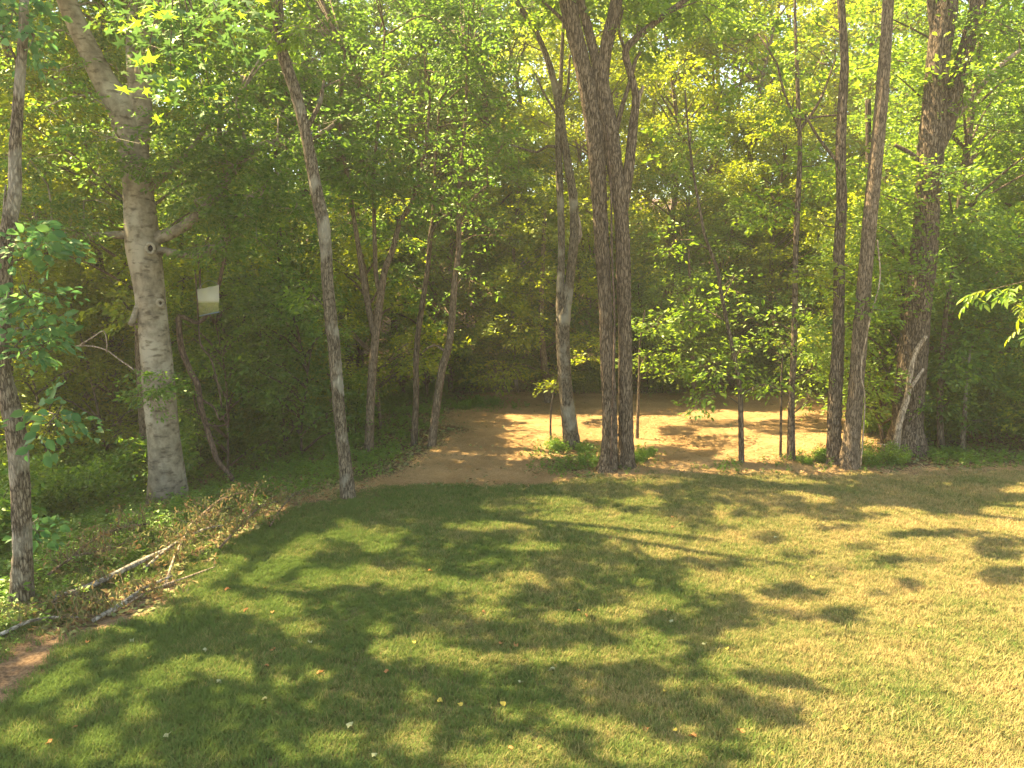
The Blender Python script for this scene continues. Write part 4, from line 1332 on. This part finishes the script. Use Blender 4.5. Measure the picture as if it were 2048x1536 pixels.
for (u, Yb, i_, s) in ((640, 29, 3, 1.0), (720, 30.5, 3, 1.05), (790, 33, 0, 1.0), (850, 32, 3, 1.0), (905, 34, 0, 1.05), (960, 33, 3, 1.1), (1010, 36, 1, 1.1), (540, 31, 3, 1.0), (480, 29, 0, 1.1),
                       (1330, 34, 1, 1.05), (1420, 38, 4, 1.35), (1500, 33, 1, 1.0), (1390, 44, 1, 1.3), (1560, 41, 1, 1.25), (1290, 46, 4, 1.5), (1640, 36, 4, 1.25), (1470, 50, 0, 1.4), (1230, 40, 1, 1.2), (1090, 46, 4, 1.5), (1780, 34, 1, 1.1), (1900, 30, 0, 1.0), (1990, 36, 1, 1.2)):
    x = (u - 1024) / F * Yb
    placed.append((x, Yb))
    w = where(x, Yb, 2.0)
    drop(LIB[i_], 'forest_tree', x, Yb, rng.uniform(0, 6.28), s, f'{KIND[i_]} woodland tree {w}', 'tree', f'woodland tree {w}')
c1 = place_trees(20, (-0.80, 0.80), (27, 36), LIB, 2.6, 0.06, 'forest_tree', 'woodland tree', 0.55, 0.85, 3.0, 16, 3)
c2 = place_trees(36, (-0.78, 0.78), (37, 56), LIB, 3.0, 1, 'forest_tree', 'far woodland tree', 0.9, 1.3, 3.0, 16, 3)
c3 = place_trees(9, (-1.0, -0.45), (17, 27), LIB, 2.6, 0.06, 'forest_tree', 'woodland tree', 0.8, 1.1, 3.0, 16, 3)
c4 = place_trees(9, (0.5, 0.95), (19, 27), LIB, 2.4, 0.10, 'forest_tree', 'woodland tree', 0.7, 1.0, 3.0, 16, 3)
c5 = place_trees(34, (-0.72, -0.02), (18, 34), UNDER, 1.5, 0.03, 'understory_tree', 'understory tree', 0.7, 1.15, 1.5, 6, 1)
c6 = place_trees(34, (-0.1, 0.75), (26.5, 36), UNDER, 1.4, 0.05, 'understory_tree', 'understory tree', 0.7, 1.15, 1.5, 6, 1)
c7 = place_trees(12, (0.42, 0.72), (17.5, 26), UNDER, 1.4, 0.15, 'understory_tree', 'understory tree', 0.6, 1.0, 1.5, 6, 1)

rng = np.random.default_rng(303)
SK = ['mid-green', 'dark green', 'bright green', 'tall mid-green']


def place_shrub(x, y, i_, s, force=False):
    if not force and hides_trunk(x, y, 1.3 * s + 0.35):
        return
    w = where(x, y, 0.6)
    drop(SHR[i_], 'shrub', x, y, rng.uniform(0, 6.28), s, f'{SK[i_]} leafy shrub {w}', 'shrub', f'{SK[i_]} shrubs {w}')


ns = 0
while ns < 60:                                    # hollow on the left
    y = rng.uniform(11, 30)
    x = rng.uniform(-0.80, -0.06) * y
    dd = (edge_x(y) - x) * 0.75
    if dd < 1.8 or (dd < 3 and rng.uniform() < 0.6):
        continue
    place_shrub(x, y, int(rng.integers(4)), rng.uniform(0.6, 1.15))
    ns += 1
for k in range(24):                               # right border
    y = rng.uniform(17.6, 24)
    x = rng.uniform(0.53, 0.76) * y
    place_shrub(x, y, int(rng.choice([0, 1, 1, 3])), rng.uniform(0.7, 1.3))
for k in range(26):                               # behind the straw
    y = rng.uniform(28, 33)
    x = rng.uniform(-0.08, 0.6) * y
    place_shrub(x, y, int(rng.integers(4)), rng.uniform(0.6, 1.1))
for (u, v, i_, s) in ((1282, 925, 2, 0.28), (1296, 915, 2, 0.2), (1108, 900, 2, 0.28), (1165, 905, 2, 0.2), (1640, 925, 2, 0.3), (1655, 915, 2, 0.22), (1735, 930, 0, 0.3), (1790, 930, 0, 0.3), (1690, 918, 2, 0.25),
                      (1610, 930, 2, 0.2), (1745, 870, 0, 0.4), (960, 815, 2, 0.35), (985, 812, 2, 0.3), (930, 820, 2, 0.3)):
    p = gpt(u, v)
    place_shrub(p[0], p[1], i_, s, True)

for lab, obs in SERIES.items():                   # alike neighbours: counted from the left
    if len(obs) > 1:
        obs.sort(key=lambda o_: to_px(np.array(o_.location))[0][0])
        for q, o_ in enumerate(obs):
            o_['label'] = f'{lab}, {ORD[min(q, 15)]} of these from left'

# ------------------------------------------------------------------ near sweetgum limb over the top of the view, its star leaves one by one
sg = link('sweetgum_tree', None, loc=(-6.0, 5.0, float(height(-6.0, 5.0))))
tag(sg, 'near sweetgum with star-shaped leaves hanging over the top left of the view', 'tree')
O = np.array(sg.location)
mb = MB()
tube(mb, np.array([[-6.0, 5.0, -0.6], [-5.95, 5.0, 3], [-5.9, 5.1, 6.5], [-5.8, 5.2, 12]]) - O, [0.19, 0.17, 0.14, 0.06], 18, 0.12, 0.06, 0.2)
link('trunk', mb.mesh('trunk', 'bark_grey'), sg)
limb_pts = np.array([[-5.9, 5.1, 6.6], [-4.6, 5.5, 7.0], [-3.4, 5.9, 6.95], [-2.5, 6.1, 6.6]])
mb = MB()
tube(mb, limb_pts - O, [0.05, 0.035, 0.02, 0.008], 8, 0.15, 0.03)
limb_o = link('limb', mb.mesh('limb', 'bark_grey'), sg)


def star_leaf():
    mb = MB()
    r, A = [], []
    lobes = [(-1.95, 0.62), (-1.02, 0.9), (0, 1.05), (1.02, 0.9), (1.95, 0.62)]
    pts = [(0, -0.05, 0)]
    for q, (a_, ln) in enumerate(lobes):
        if q:
            am = (a_ + lobes[q - 1][0]) / 2
            pts.append((0.36 * math.sin(am), 0.36 * math.cos(am), 0.03))
        for da, f in ((-0.17, 0.62), (0, 1.0), (0.17, 0.62)):
            pts.append((ln * f * math.sin(a_ + da), ln * f * math.cos(a_ + da), -0.10 * (f * ln) ** 2 + 0.03 * (1 - abs(da) * 4)))
    pts = np.array(pts) * 0.075
    k_ = len(pts)
    mb.add(np.vstack([pts, [[0, 0.01, 0.004]]]), [[i_, (i_ + 1) % k_, k_] for i_ in range(k_)])
    mb.add(np.array([[-0.001, 0, 0], [0.001, 0, 0], [0.001, -0.07, 0.012], [-0.001, -0.07, 0.012]]), [[0, 1, 2, 3]])
    return mb


STAR = [star_leaf().mesh('leaf', 'leaf_star', False) for _ in range(1)]
STARY = star_leaf().mesh('leaf', 'leaf_green', False)
twm = MB()
cl = [(330, 20, 70, 40, 36), (395, 60, 70, 45, 40), (300, 90, 50, 45, 26), (370, 130, 60, 45, 40), (440, 40, 60, 40, 30), (340, 190, 40, 40, 24), (420, 180, 30, 30, 12), (240, 40, 50, 40, 20), (470, 90, 40, 30, 14), (500, 20, 40, 24, 12), (410, 215, 20, 16, 6), (285, 160, 30, 30, 10)]
for (u, v, ru, rv, k_) in cl:
    c = at(u, v, 6.0)
    A = limb_pts
    s = A[np.argmin(np.linalg.norm(A - c, axis=1))] if u < 900 else A[-1]
    tube(twm, np.array([s, (s + c) / 2 + [0, 0, 0.12], c]) - O, [0.008, 0.006, 0.003], 4, 0.2)
    for q in range(k_):
        uu, vv = u + rng.normal() * ru * 0.6, v + rng.normal() * rv * 0.6
        p = at(uu, vv, 6.0 + rng.normal() * 0.28)
        o = link('leaf', STARY if rng.uniform() < 0.18 else STAR[0], sg, p - O)
        o.rotation_euler = (rng.normal(0.2, 0.55), rng.normal(0, 0.5), math.pi + rng.normal() * 1.1)
        s2 = rng.uniform(0.8, 1.25)
        o.scale = (s2, s2, s2)
        if q % 5 == 0:
            tube(twm, np.array([c, p]) - O, [0.003, 0.0015], 3, 0.3)
o = link('twigs', twm.mesh('twigs', 'bark_tan'), sg)
o['kind'] = 'stuff'

# hickory spray hanging in from the right
hk = link('hickory_tree', None, loc=(9.6, 12.6, 0.0))
tag(hk, 'hickory with sunlit feather-like leaves reaching in at the right border', 'tree')
O = np.array(hk.location)
mb = MB()
tube(mb, [[0, 0, -0.3], [0.05, 0, 3], [0.1, 0.1, 8]], [0.12, 0.10, 0.05], 14, 0.15, 0.05, 0.2)
link('trunk', mb.mesh('trunk', 'bark_brown'), hk)


def feather():
    mb = MB()
    tube(mb, [[0, 0, 0], [0, 0.2, -0.02], [0, 0.34, -0.09]], [0.003, 0.002, 0.001], 3, 0.1)
    base, d, nn, sz = [], [], [], []
    for f, a_ in ((0.12, 1.1), (0.20, 1.0), (0.28, 0.85)):
        for sg_ in (-1, 1):
            base.append((0, f, -0.02 - 0.4 * max(0, f - 0.15)))
            d.append((math.sin(a_) * sg_, math.cos(a_), -0.5))
            sz.append(0.15)
            nn.append((0.2 * sg_, -0.2, 1))
    base.append((0, 0.33, -0.09))
    d.append((0, 1, -0.7))
    nn.append((0, 0.5, 1))
    sz.append(0.17)
    leaf_geo(mb, np.array(base), np.array(d, float), np.array(nn, float), np.array(sz), 0.42, True)
    return mb


FE = feather().mesh('leaf', 'leaf_yellow', False)
FE2 = feather().mesh('leaf', 'leaf_green', False)
twm = MB()
for path, k_ in (([(2120, 540), (2060, 560), (1985, 578), (1930, 592)], 10), ([(2120, 600), (2060, 600), (2010, 612)], 6), ([(2130, 640), (2085, 640), (2045, 650)], 5)):
    w = np.array([at(u, v, 12.2 + 0.3 * q) for q, (u, v) in enumerate(path)])
    tube(twm, np.vstack([[9.65, 12.6, w[0][2] - 0.3], w]) - O, [0.02] + list(np.linspace(0.012, 0.003, len(w))), 5, 0.15)
    Q, _ = curve(w, np.ones(len(w)), 0.06)
    for q in range(k_):
        p = Q[min(len(Q) - 1, int(len(Q) * (0.2 + 0.8 * q / k_)))]
        o = link('leaf', FE if rng.uniform() < 0.3 else FE2, hk, p - O)
        o.rotation_euler = (rng.normal(-0.35, 0.3), rng.normal(0, 0.35), math.pi / 2 + rng.normal() * 0.9)
        s2 = rng.uniform(0.8, 1.15)
        o.scale = (s2, s2, s2)
link('branches', twm.mesh('branches', 'bark_brown'), hk)['kind'] = 'stuff'

# ------------------------------------------------------------------ hanging vines beside the beech
def vine(label, paths, Yv, foot):
    g0 = gpt(*foot) if foot else at(paths[0][1][0][0], paths[0][1][0][1], Yv)
    r_ = link('woody_vine', None, loc=g0)
    tag(r_, label, 'vine')
    for nm, path in paths:
        mb = MB()
        pp = np.array([at(p[0], p[1], Yv + 0.06 * math.sin(k * 1.7)) for k, p in enumerate(path)])
        if foot and nm == 'stem':
            pp[-1] = g0 - [0, 0, 0.05]
        tube(mb, pp - np.array(g0), [p[2] * 0.5 * Yv / F for p in path], 8, 0.07, 0.08)
        link(nm, mb.mesh(nm, 'vine_bark'), r_)


Yv = gpt(478, 968)[1]
vine('thick brown vine hanging in a crooked line right of the beech trunk', [
    ('stem', [(470, 440, 6), (455, 480, 7), (440, 560, 7), (425, 610, 8), (400, 644, 9), (375, 638, 9), (358, 632, 10), (358, 655, 11), (364, 700, 12), (381, 742, 12), (395, 770, 13), (402, 815, 12), (412, 850, 12), (426, 895, 12), (436, 922, 11), (455, 945, 12), (478, 972, 13)]),
    ('loop', [(405, 800, 5), (428, 815, 5), (440, 840, 4), (455, 825, 4), (456, 845, 4), (440, 852, 4), (412, 850, 3)]),
    ('tendril', [(390, 540, 4), (395, 600, 4), (397, 650, 3), (402, 690, 4), (420, 715, 4), (430, 745, 4), (440, 790, 4), (443, 815, 3)]),
    ('tendril', [(390, 480, 5), (398, 520, 5), (400, 560, 4), (402, 590, 4)]),
    ('tendril', [(395, 770, 4), (388, 800, 3), (398, 830, 3)])], Yv, (478, 970))

# made-up pale pane standing in for a reflection in the window glass
pm, n, l = new_mat('reflection_pane')
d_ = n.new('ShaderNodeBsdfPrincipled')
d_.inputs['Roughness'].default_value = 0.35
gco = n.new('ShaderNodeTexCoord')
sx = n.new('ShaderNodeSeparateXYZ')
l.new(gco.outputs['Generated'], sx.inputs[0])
rm = ramp(n, [(0.0, (0.30, 0.33, 0.14)), (0.42, (0.36, 0.33, 0.12)), (0.5, (0.62, 0.57, 0.42)), (1.0, (0.62, 0.57, 0.42))])  # reflected tones painted as bands of colour
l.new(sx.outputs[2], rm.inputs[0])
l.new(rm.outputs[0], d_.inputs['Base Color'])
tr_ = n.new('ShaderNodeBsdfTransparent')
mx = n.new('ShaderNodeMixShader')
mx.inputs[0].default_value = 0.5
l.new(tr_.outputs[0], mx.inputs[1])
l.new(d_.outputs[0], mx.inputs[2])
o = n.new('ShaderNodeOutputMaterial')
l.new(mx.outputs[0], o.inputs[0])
plain('reflection_edge_blue', (0.10, 0.16, 0.22), 0.4)
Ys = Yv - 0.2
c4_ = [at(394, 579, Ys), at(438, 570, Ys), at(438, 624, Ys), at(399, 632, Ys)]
ps = link('window_reflection', None, loc=c4_[3])
tag(ps, 'small pale see-through rectangle standing in for a window reflection beside the vine', 'reflection_pane')
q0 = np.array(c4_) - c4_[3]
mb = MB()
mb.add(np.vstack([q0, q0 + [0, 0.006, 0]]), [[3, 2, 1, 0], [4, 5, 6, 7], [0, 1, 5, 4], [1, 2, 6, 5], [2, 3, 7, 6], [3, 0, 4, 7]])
link('reflection_pane', mb.mesh('reflection_pane', 'reflection_pane', False), ps)
mb = MB()
tube(mb, [q0[3] + [0, -0.004, 0.0], q0[2] + [0, -0.004, 0.0]], [0.012, 0.012], 8, 0.2)
link('reflection_edge', mb.mesh('reflection_edge', 'reflection_edge_blue'), ps)  # added dark lower edge of the imitated reflection
mb = MB()
tube(mb, [q0[0], q0[0] * 0.5 + q0[1] * 0.5 + [0, 0.02, 0.14], q0[1]], [0.003, 0.003, 0.003], 5, 0.05)
link('added_cord', mb.mesh('added_cord', 'wire'), ps)  # invented to hang the stand-in pane

# bare twigs reaching left from the beech side
tw = link('dead_twig', None, loc=at(270, 745, BE.Y - 0.4))
tag(tw, 'bare pale forked twig sticking out left of the beech trunk', 'twig')
for nm, path in (('stem', [(272, 742, 4), (240, 720, 3), (212, 700, 3), (180, 692, 3), (150, 692, 2)]), ('fork', [(160, 690, 3), (185, 675, 3), (208, 662, 2), (214, 690, 2), (213, 705, 2)])):
    mb = MB()
    tube(mb, np.array([at(p[0], p[1], BE.Y - 0.35) for p in path]) - np.array(tw.location), [p[2] * 0.5 * BE.Y / F for p in path], 5, 0.08)
    link(nm, mb.mesh(nm, 'dead_wood'), tw)

# ------------------------------------------------------------------ heap of cut branches along the lawn edge
BR = [('thick pale grey cut limb lying lengthwise in the brush heap', [(108, 1207, 12, .06), (190, 1182, 11, .10), (270, 1150, 10, .16), (340, 1122, 7, .2)], 'cut_wood', 90, [(.2, .5), (.7, .95)]),
      ('pale limb with brown leaves lying along the lawn side of the brush heap', [(185, 1248, 8, .04), (250, 1215, 8, .08), (290, 1190, 6, .1), (345, 1165, 4, .1)], 'cut_wood', 150, [(.0, .8)]),
      ('thin grey stick poking out of the heap at the left border', [(0, 1278, 7, .05), (60, 1258, 6, .1), (105, 1250, 5, .1), (160, 1246, 3, .08)], 'cut_wood', 120, [(.5, 1)]),
      ('bright forked stick standing up in the middle of the brush heap', [(330, 1178, 5, .05), (352, 1140, 5, .22), (375, 1110, 4, .34), (388, 1092, 3, .42)], 'dead_wood', 130, [(.3, 1)]),
      ('withered leafy bough in the middle of the heap', [(290, 1150, 6, .1), (350, 1120, 6, .25), (410, 1095, 5, .3), (450, 1080, 3, .25)], 'cut_wood', 260, [(.3, 1)]),
      ('long leafy bough at the beech side of the heap', [(330, 1110, 6, .12), (400, 1070, 6, .3), (440, 1040, 5, .35), (470, 1020, 3, .3)], 'bark_tan', 300, [(.3, 1)]),
      ('wilted green bough at the far tip of the heap by the flag', [(440, 1105, 5, .08), (490, 1065, 5, .2), (525, 1040, 4, .25), (575, 1018, 3, .2)], 'bark_tan', 220, [(.2, 1)]),
      ('small wilted sprig at the tip of the heap nearest the leaning tree', [(540, 1058, 4, .05), (565, 1030, 3, .15), (590, 1005, 2, .18)], 'bark_tan', 110, [(.2, 1)]),
      ('brown-leaved bough at the wooded side of the heap', [(130, 1140, 6, .1), (190, 1110, 6, .25), (250, 1090, 5, .3), (300, 1078, 3, .25)], 'bark_tan', 280, [(.1, 1)]),
      ('dry bough behind the slender bent tree foot in the heap', [(95, 1165, 5, .1), (150, 1140, 5, .2), (210, 1130, 4, .22), (260, 1120, 3, .2)], 'bark_tan', 220, [(.2, 1)]),
      ('tangle of dry twigs at the near end of the heap', [(80, 1235, 5, .05), (130, 1215, 5, .18), (170, 1225, 4, .2), (215, 1235, 3, .15)], 'bark_tan', 240, [(0, 1)]),
      ('thin pale twig lying along the lawn side of the heap', [(215, 1235, 4, .03), (300, 1190, 4, .06), (380, 1160, 3, .06), (430, 1140, 2, .05)], 'dead_wood', 60, [(.2, 1)]),
      ('curled brown leafy twig on the bank right of the pink flag', [(500, 1030, 3, .03), (508, 1010, 3, .18), (514, 1000, 2, .24)], 'bark_tan', 45, [(.5, 1)])]
for lab, path, bk, nl, spans in BR:
    g0 = gpt(path[0][0], path[0][1])
    root = link('cut_branch', None, loc=g0)
    tag(root, lab, 'branch', 'cut branches heaped along the lawn edge')
    pp, rr = [], []
    for (u, v, w, lift) in path:
        p = gpt(u, v)
        pp.append(p + [0, 0, lift])
        rr.append(w * 0.5 * np.linalg.norm(p - [0, 0, CAM_H]) / F)
    pp = np.array(pp)
    mb = MB()
    Q, _ = tube(mb, pp - g0, rr, 8, 0.08, 0.05)
    Q = Q + g0
    link('stem', mb.mesh('stem', bk), root)
    mb, lf = MB(), MB()
    nl = int(nl * 1.05)
    nt = max(6, nl // 12)
    for q in range(nt):
        a_, b_ = spans[q % len(spans)]
        s = Q[min(len(Q) - 1, int(len(Q) * rng.uniform(a_, b_)))]
        e = s + np.array([rng.normal() * 0.26, rng.normal() * 0.26, rng.uniform(-0.05, 0.24)])
        e[2] = max(e[2], height(e[0], e[1]) + 0.03)
        tube(mb, np.array([s, (s + e) / 2 + [0, 0, 0.05], e]) - g0, [0.006, 0.004, 0.002], 4, 0.12)
        k_ = max(2, int(1.6 * nl / nt))
        base = s + (e - s) * rng.uniform(0.25, 1.1, (k_, 1)) + rng.normal(size=(k_, 3)) * 0.05
        d = rng.normal(size=(k_, 3)) * 0.5 + np.array([0, 0, -0.9])
        leaf_geo(lf, base - g0, d, rng.normal(size=(k_, 3)), rng.uniform(0.045, 0.095, k_), 0.4, True)
    link('twigs', mb.mesh('twigs', 'bark_tan'), root)['kind'] = 'stuff'
    link('withered_leaves', lf.mesh('withered_leaves', 'leaf_dry', False), root)['kind'] = 'stuff'

# pink marker flag
p = gpt(490, 1040)
fl = link('marker_flag', None, loc=p)
tag(fl, 'small pink marker flag on a wire beside the brush heap', 'flag')
mb = MB()
tube(mb, [[0, 0, -0.05], [0.004, 0, 0.2]], [0.003, 0.003], 6, 0.1)
link('wire', mb.mesh('wire', 'wire'), fl)
mb = MB()
gx, gz = np.meshgrid(np.linspace(0, 0.075, 6), np.linspace(0, 0.08, 5))
V = np.stack([gx * (0.35 + 0.65 * (1 - gz / 0.08)) - 0.035, 0.012 * np.sin(gx * 60), gz + 0.115], -1).reshape(-1, 3)
i, j = np.meshgrid(np.arange(4), np.arange(5), indexing='ij')
a = i * 6 + j
q1 = np.stack([a, a + 1, a + 7, a + 6], -1).reshape(-1, 4)
mb.add(np.vstack([V, V + [0, 0.0015, 0]]), q1, q1[:, ::-1] + len(V))
link('pennant', mb.mesh('pennant', 'flag_pink'), fl)

# ------------------------------------------------------------------ fallen leaves on the lawn
FL = [(492, 1226, 'b'), (530, 1182, 'y'), (545, 1230, 'b'), (412, 1306, 'p'), (300, 1322, 'y'), (548, 1305, 'b'), (533, 1338, 'b'), (438, 1372, 'p'), (530, 1405, 'p'), (337, 1478, 'p'), (100, 1492, 'b'),
      (748, 1520, 'p'), (880, 1410, 'y'), (920, 1416, 'y'), (1007, 1414, 'y'), (1021, 1504, 'b'), (1080, 1502, 'b'), (1041, 1371, 'p'), (1105, 1346, 'p'), (1002, 1293, 'b'), (1030, 1296, 'b'),
      (966, 1231, 'b'), (1157, 1227, 'b'), (1170, 1237, 'b'), (918, 1171, 'p'), (860, 1146, 'b'), (1345, 1038, 'b'), (1345, 1058, 'b'), (1485, 1081, 'y'), (1475, 1169, 'y'), (1330, 1226, 'b'),
      (1343, 1250, 'p'), (1410, 1294, 'p'), (1454, 1303, 'y'), (1330, 1389, 'y'), (1350, 1467, 'y'), (1385, 1480, 'b'), (1545, 1516, 'y'), (1694, 1465, 'y'), (1834, 1258, 'y'), (1955, 1065, 'p'),
      (2040, 1075, 'b'), (1970, 1145, 'y'), (1972, 1190, 'y'), (1220, 1080, 'b'), (455, 1184, 'b'), (210, 1075, 'p'), (175, 1290, 'b'), (265, 1287, 'p'), (150, 1462, 'b'), (700, 1460, 'p'), (1625, 1160, 'y'),
      (1480, 1470, 'b'), (1290, 1465, 'b'), (775, 1350, 'b'), (640, 1352, 'b'), (620, 1290, 'p'), (830, 1290, 'y'), (1550, 1080, 'p'), (1700, 1090, 'y')]


def fallen():
    mb = MB()
    an = np.linspace(0, 2 * np.pi, 9)[:-1]
    r_ = 0.025 * (1 + 0.35 * np.cos(an * 4 + rng.uniform(0, 6))) * rng.uniform(0.8, 1.2, 8)
    V = np.stack([r_ * np.cos(an) * 1.3, r_ * np.sin(an), 0.012 + 0.014 * np.cos(2 * an + rng.uniform(0, 6))], 1)
    mb.add(np.vstack([V, [[0, 0, 0.006]]]), [[k_, (k_ + 1) % 8, 8] for k_ in range(8)])
    return mb


FM = {'y': ('yellow', fallen().mesh('fallen_leaf', 'fallen_yellow', False)), 'b': ('rust brown', fallen().mesh('fallen_leaf', 'fallen_brown', False)), 'p': ('pale greenish', fallen().mesh('fallen_leaf', 'fallen_pale', False))}
LEAVES = {}
for (u, v, k_) in FL:
    p = gpt(u, v)
    o = link('fallen_leaf', FM[k_][1], loc=p + [0, 0, 0.035])
    o.rotation_euler = (rng.normal() * 0.3, rng.normal() * 0.3, rng.uniform(0, 6.28))
    s2 = rng.uniform(0.7, 1.3)
    o.scale = (s2, s2, s2)
    side = 'on the dry sunny lawn' if u > 1300 else ('on the lawn before the straw' if u > 760 else 'on the lawn by the brush heap')
    tag(o, f'{FM[k_][0]} fallen leaf {side}', 'leaf', f'{FM[k_][0]} fallen leaves {side}')
    LEAVES.setdefault(o['label'], []).append(o)
for lab, obs in LEAVES.items():
    obs.sort(key=lambda o_: to_px(np.array(o_.location))[0][0])
    for q, o_ in enumerate(obs):
        o_['label'] = f'{lab}, {ORD[min(q, 15)]} of these from left'

# ------------------------------------------------------------------ added thin warm volume standing in for glare on the window glass
hm, n, l = new_mat('glare_veil')
pv = n.new('ShaderNodeVolumePrincipled')
pv.inputs['Color'].default_value = (1.0, 0.92, 0.78, 1)
pv.inputs['Density'].default_value = GLARE_VEIL
pv.inputs['Anisotropy'].default_value = 0.35
o = n.new('ShaderNodeOutputMaterial')
l.new(pv.outputs[0], o.inputs['Volume'])
mb = MB()
x0, x1, y0, y1, z0, z1 = -70, 70, -12, 100, -4, 42
V = np.array([[x, y, z] for z in (z0, z1) for y in (y0, y1) for x in (x0, x1)], float)
mb.add(V, [[0, 2, 3, 1], [4, 5, 7, 6], [0, 1, 5, 4], [2, 6, 7, 3], [0, 4, 6, 2], [1, 3, 7, 5]])
if GLARE_VEIL: hz = link('glare_veil', mb.mesh('glare_veil', 'glare_veil', False))
if GLARE_VEIL: tag(hz, 'thin warm air volume standing in for glare on the window', 'glare_veil', kind='stuff')

print('TRIS', TRIS[0], 'placed', c1, c2, c3, c4, c5, c6, c7)
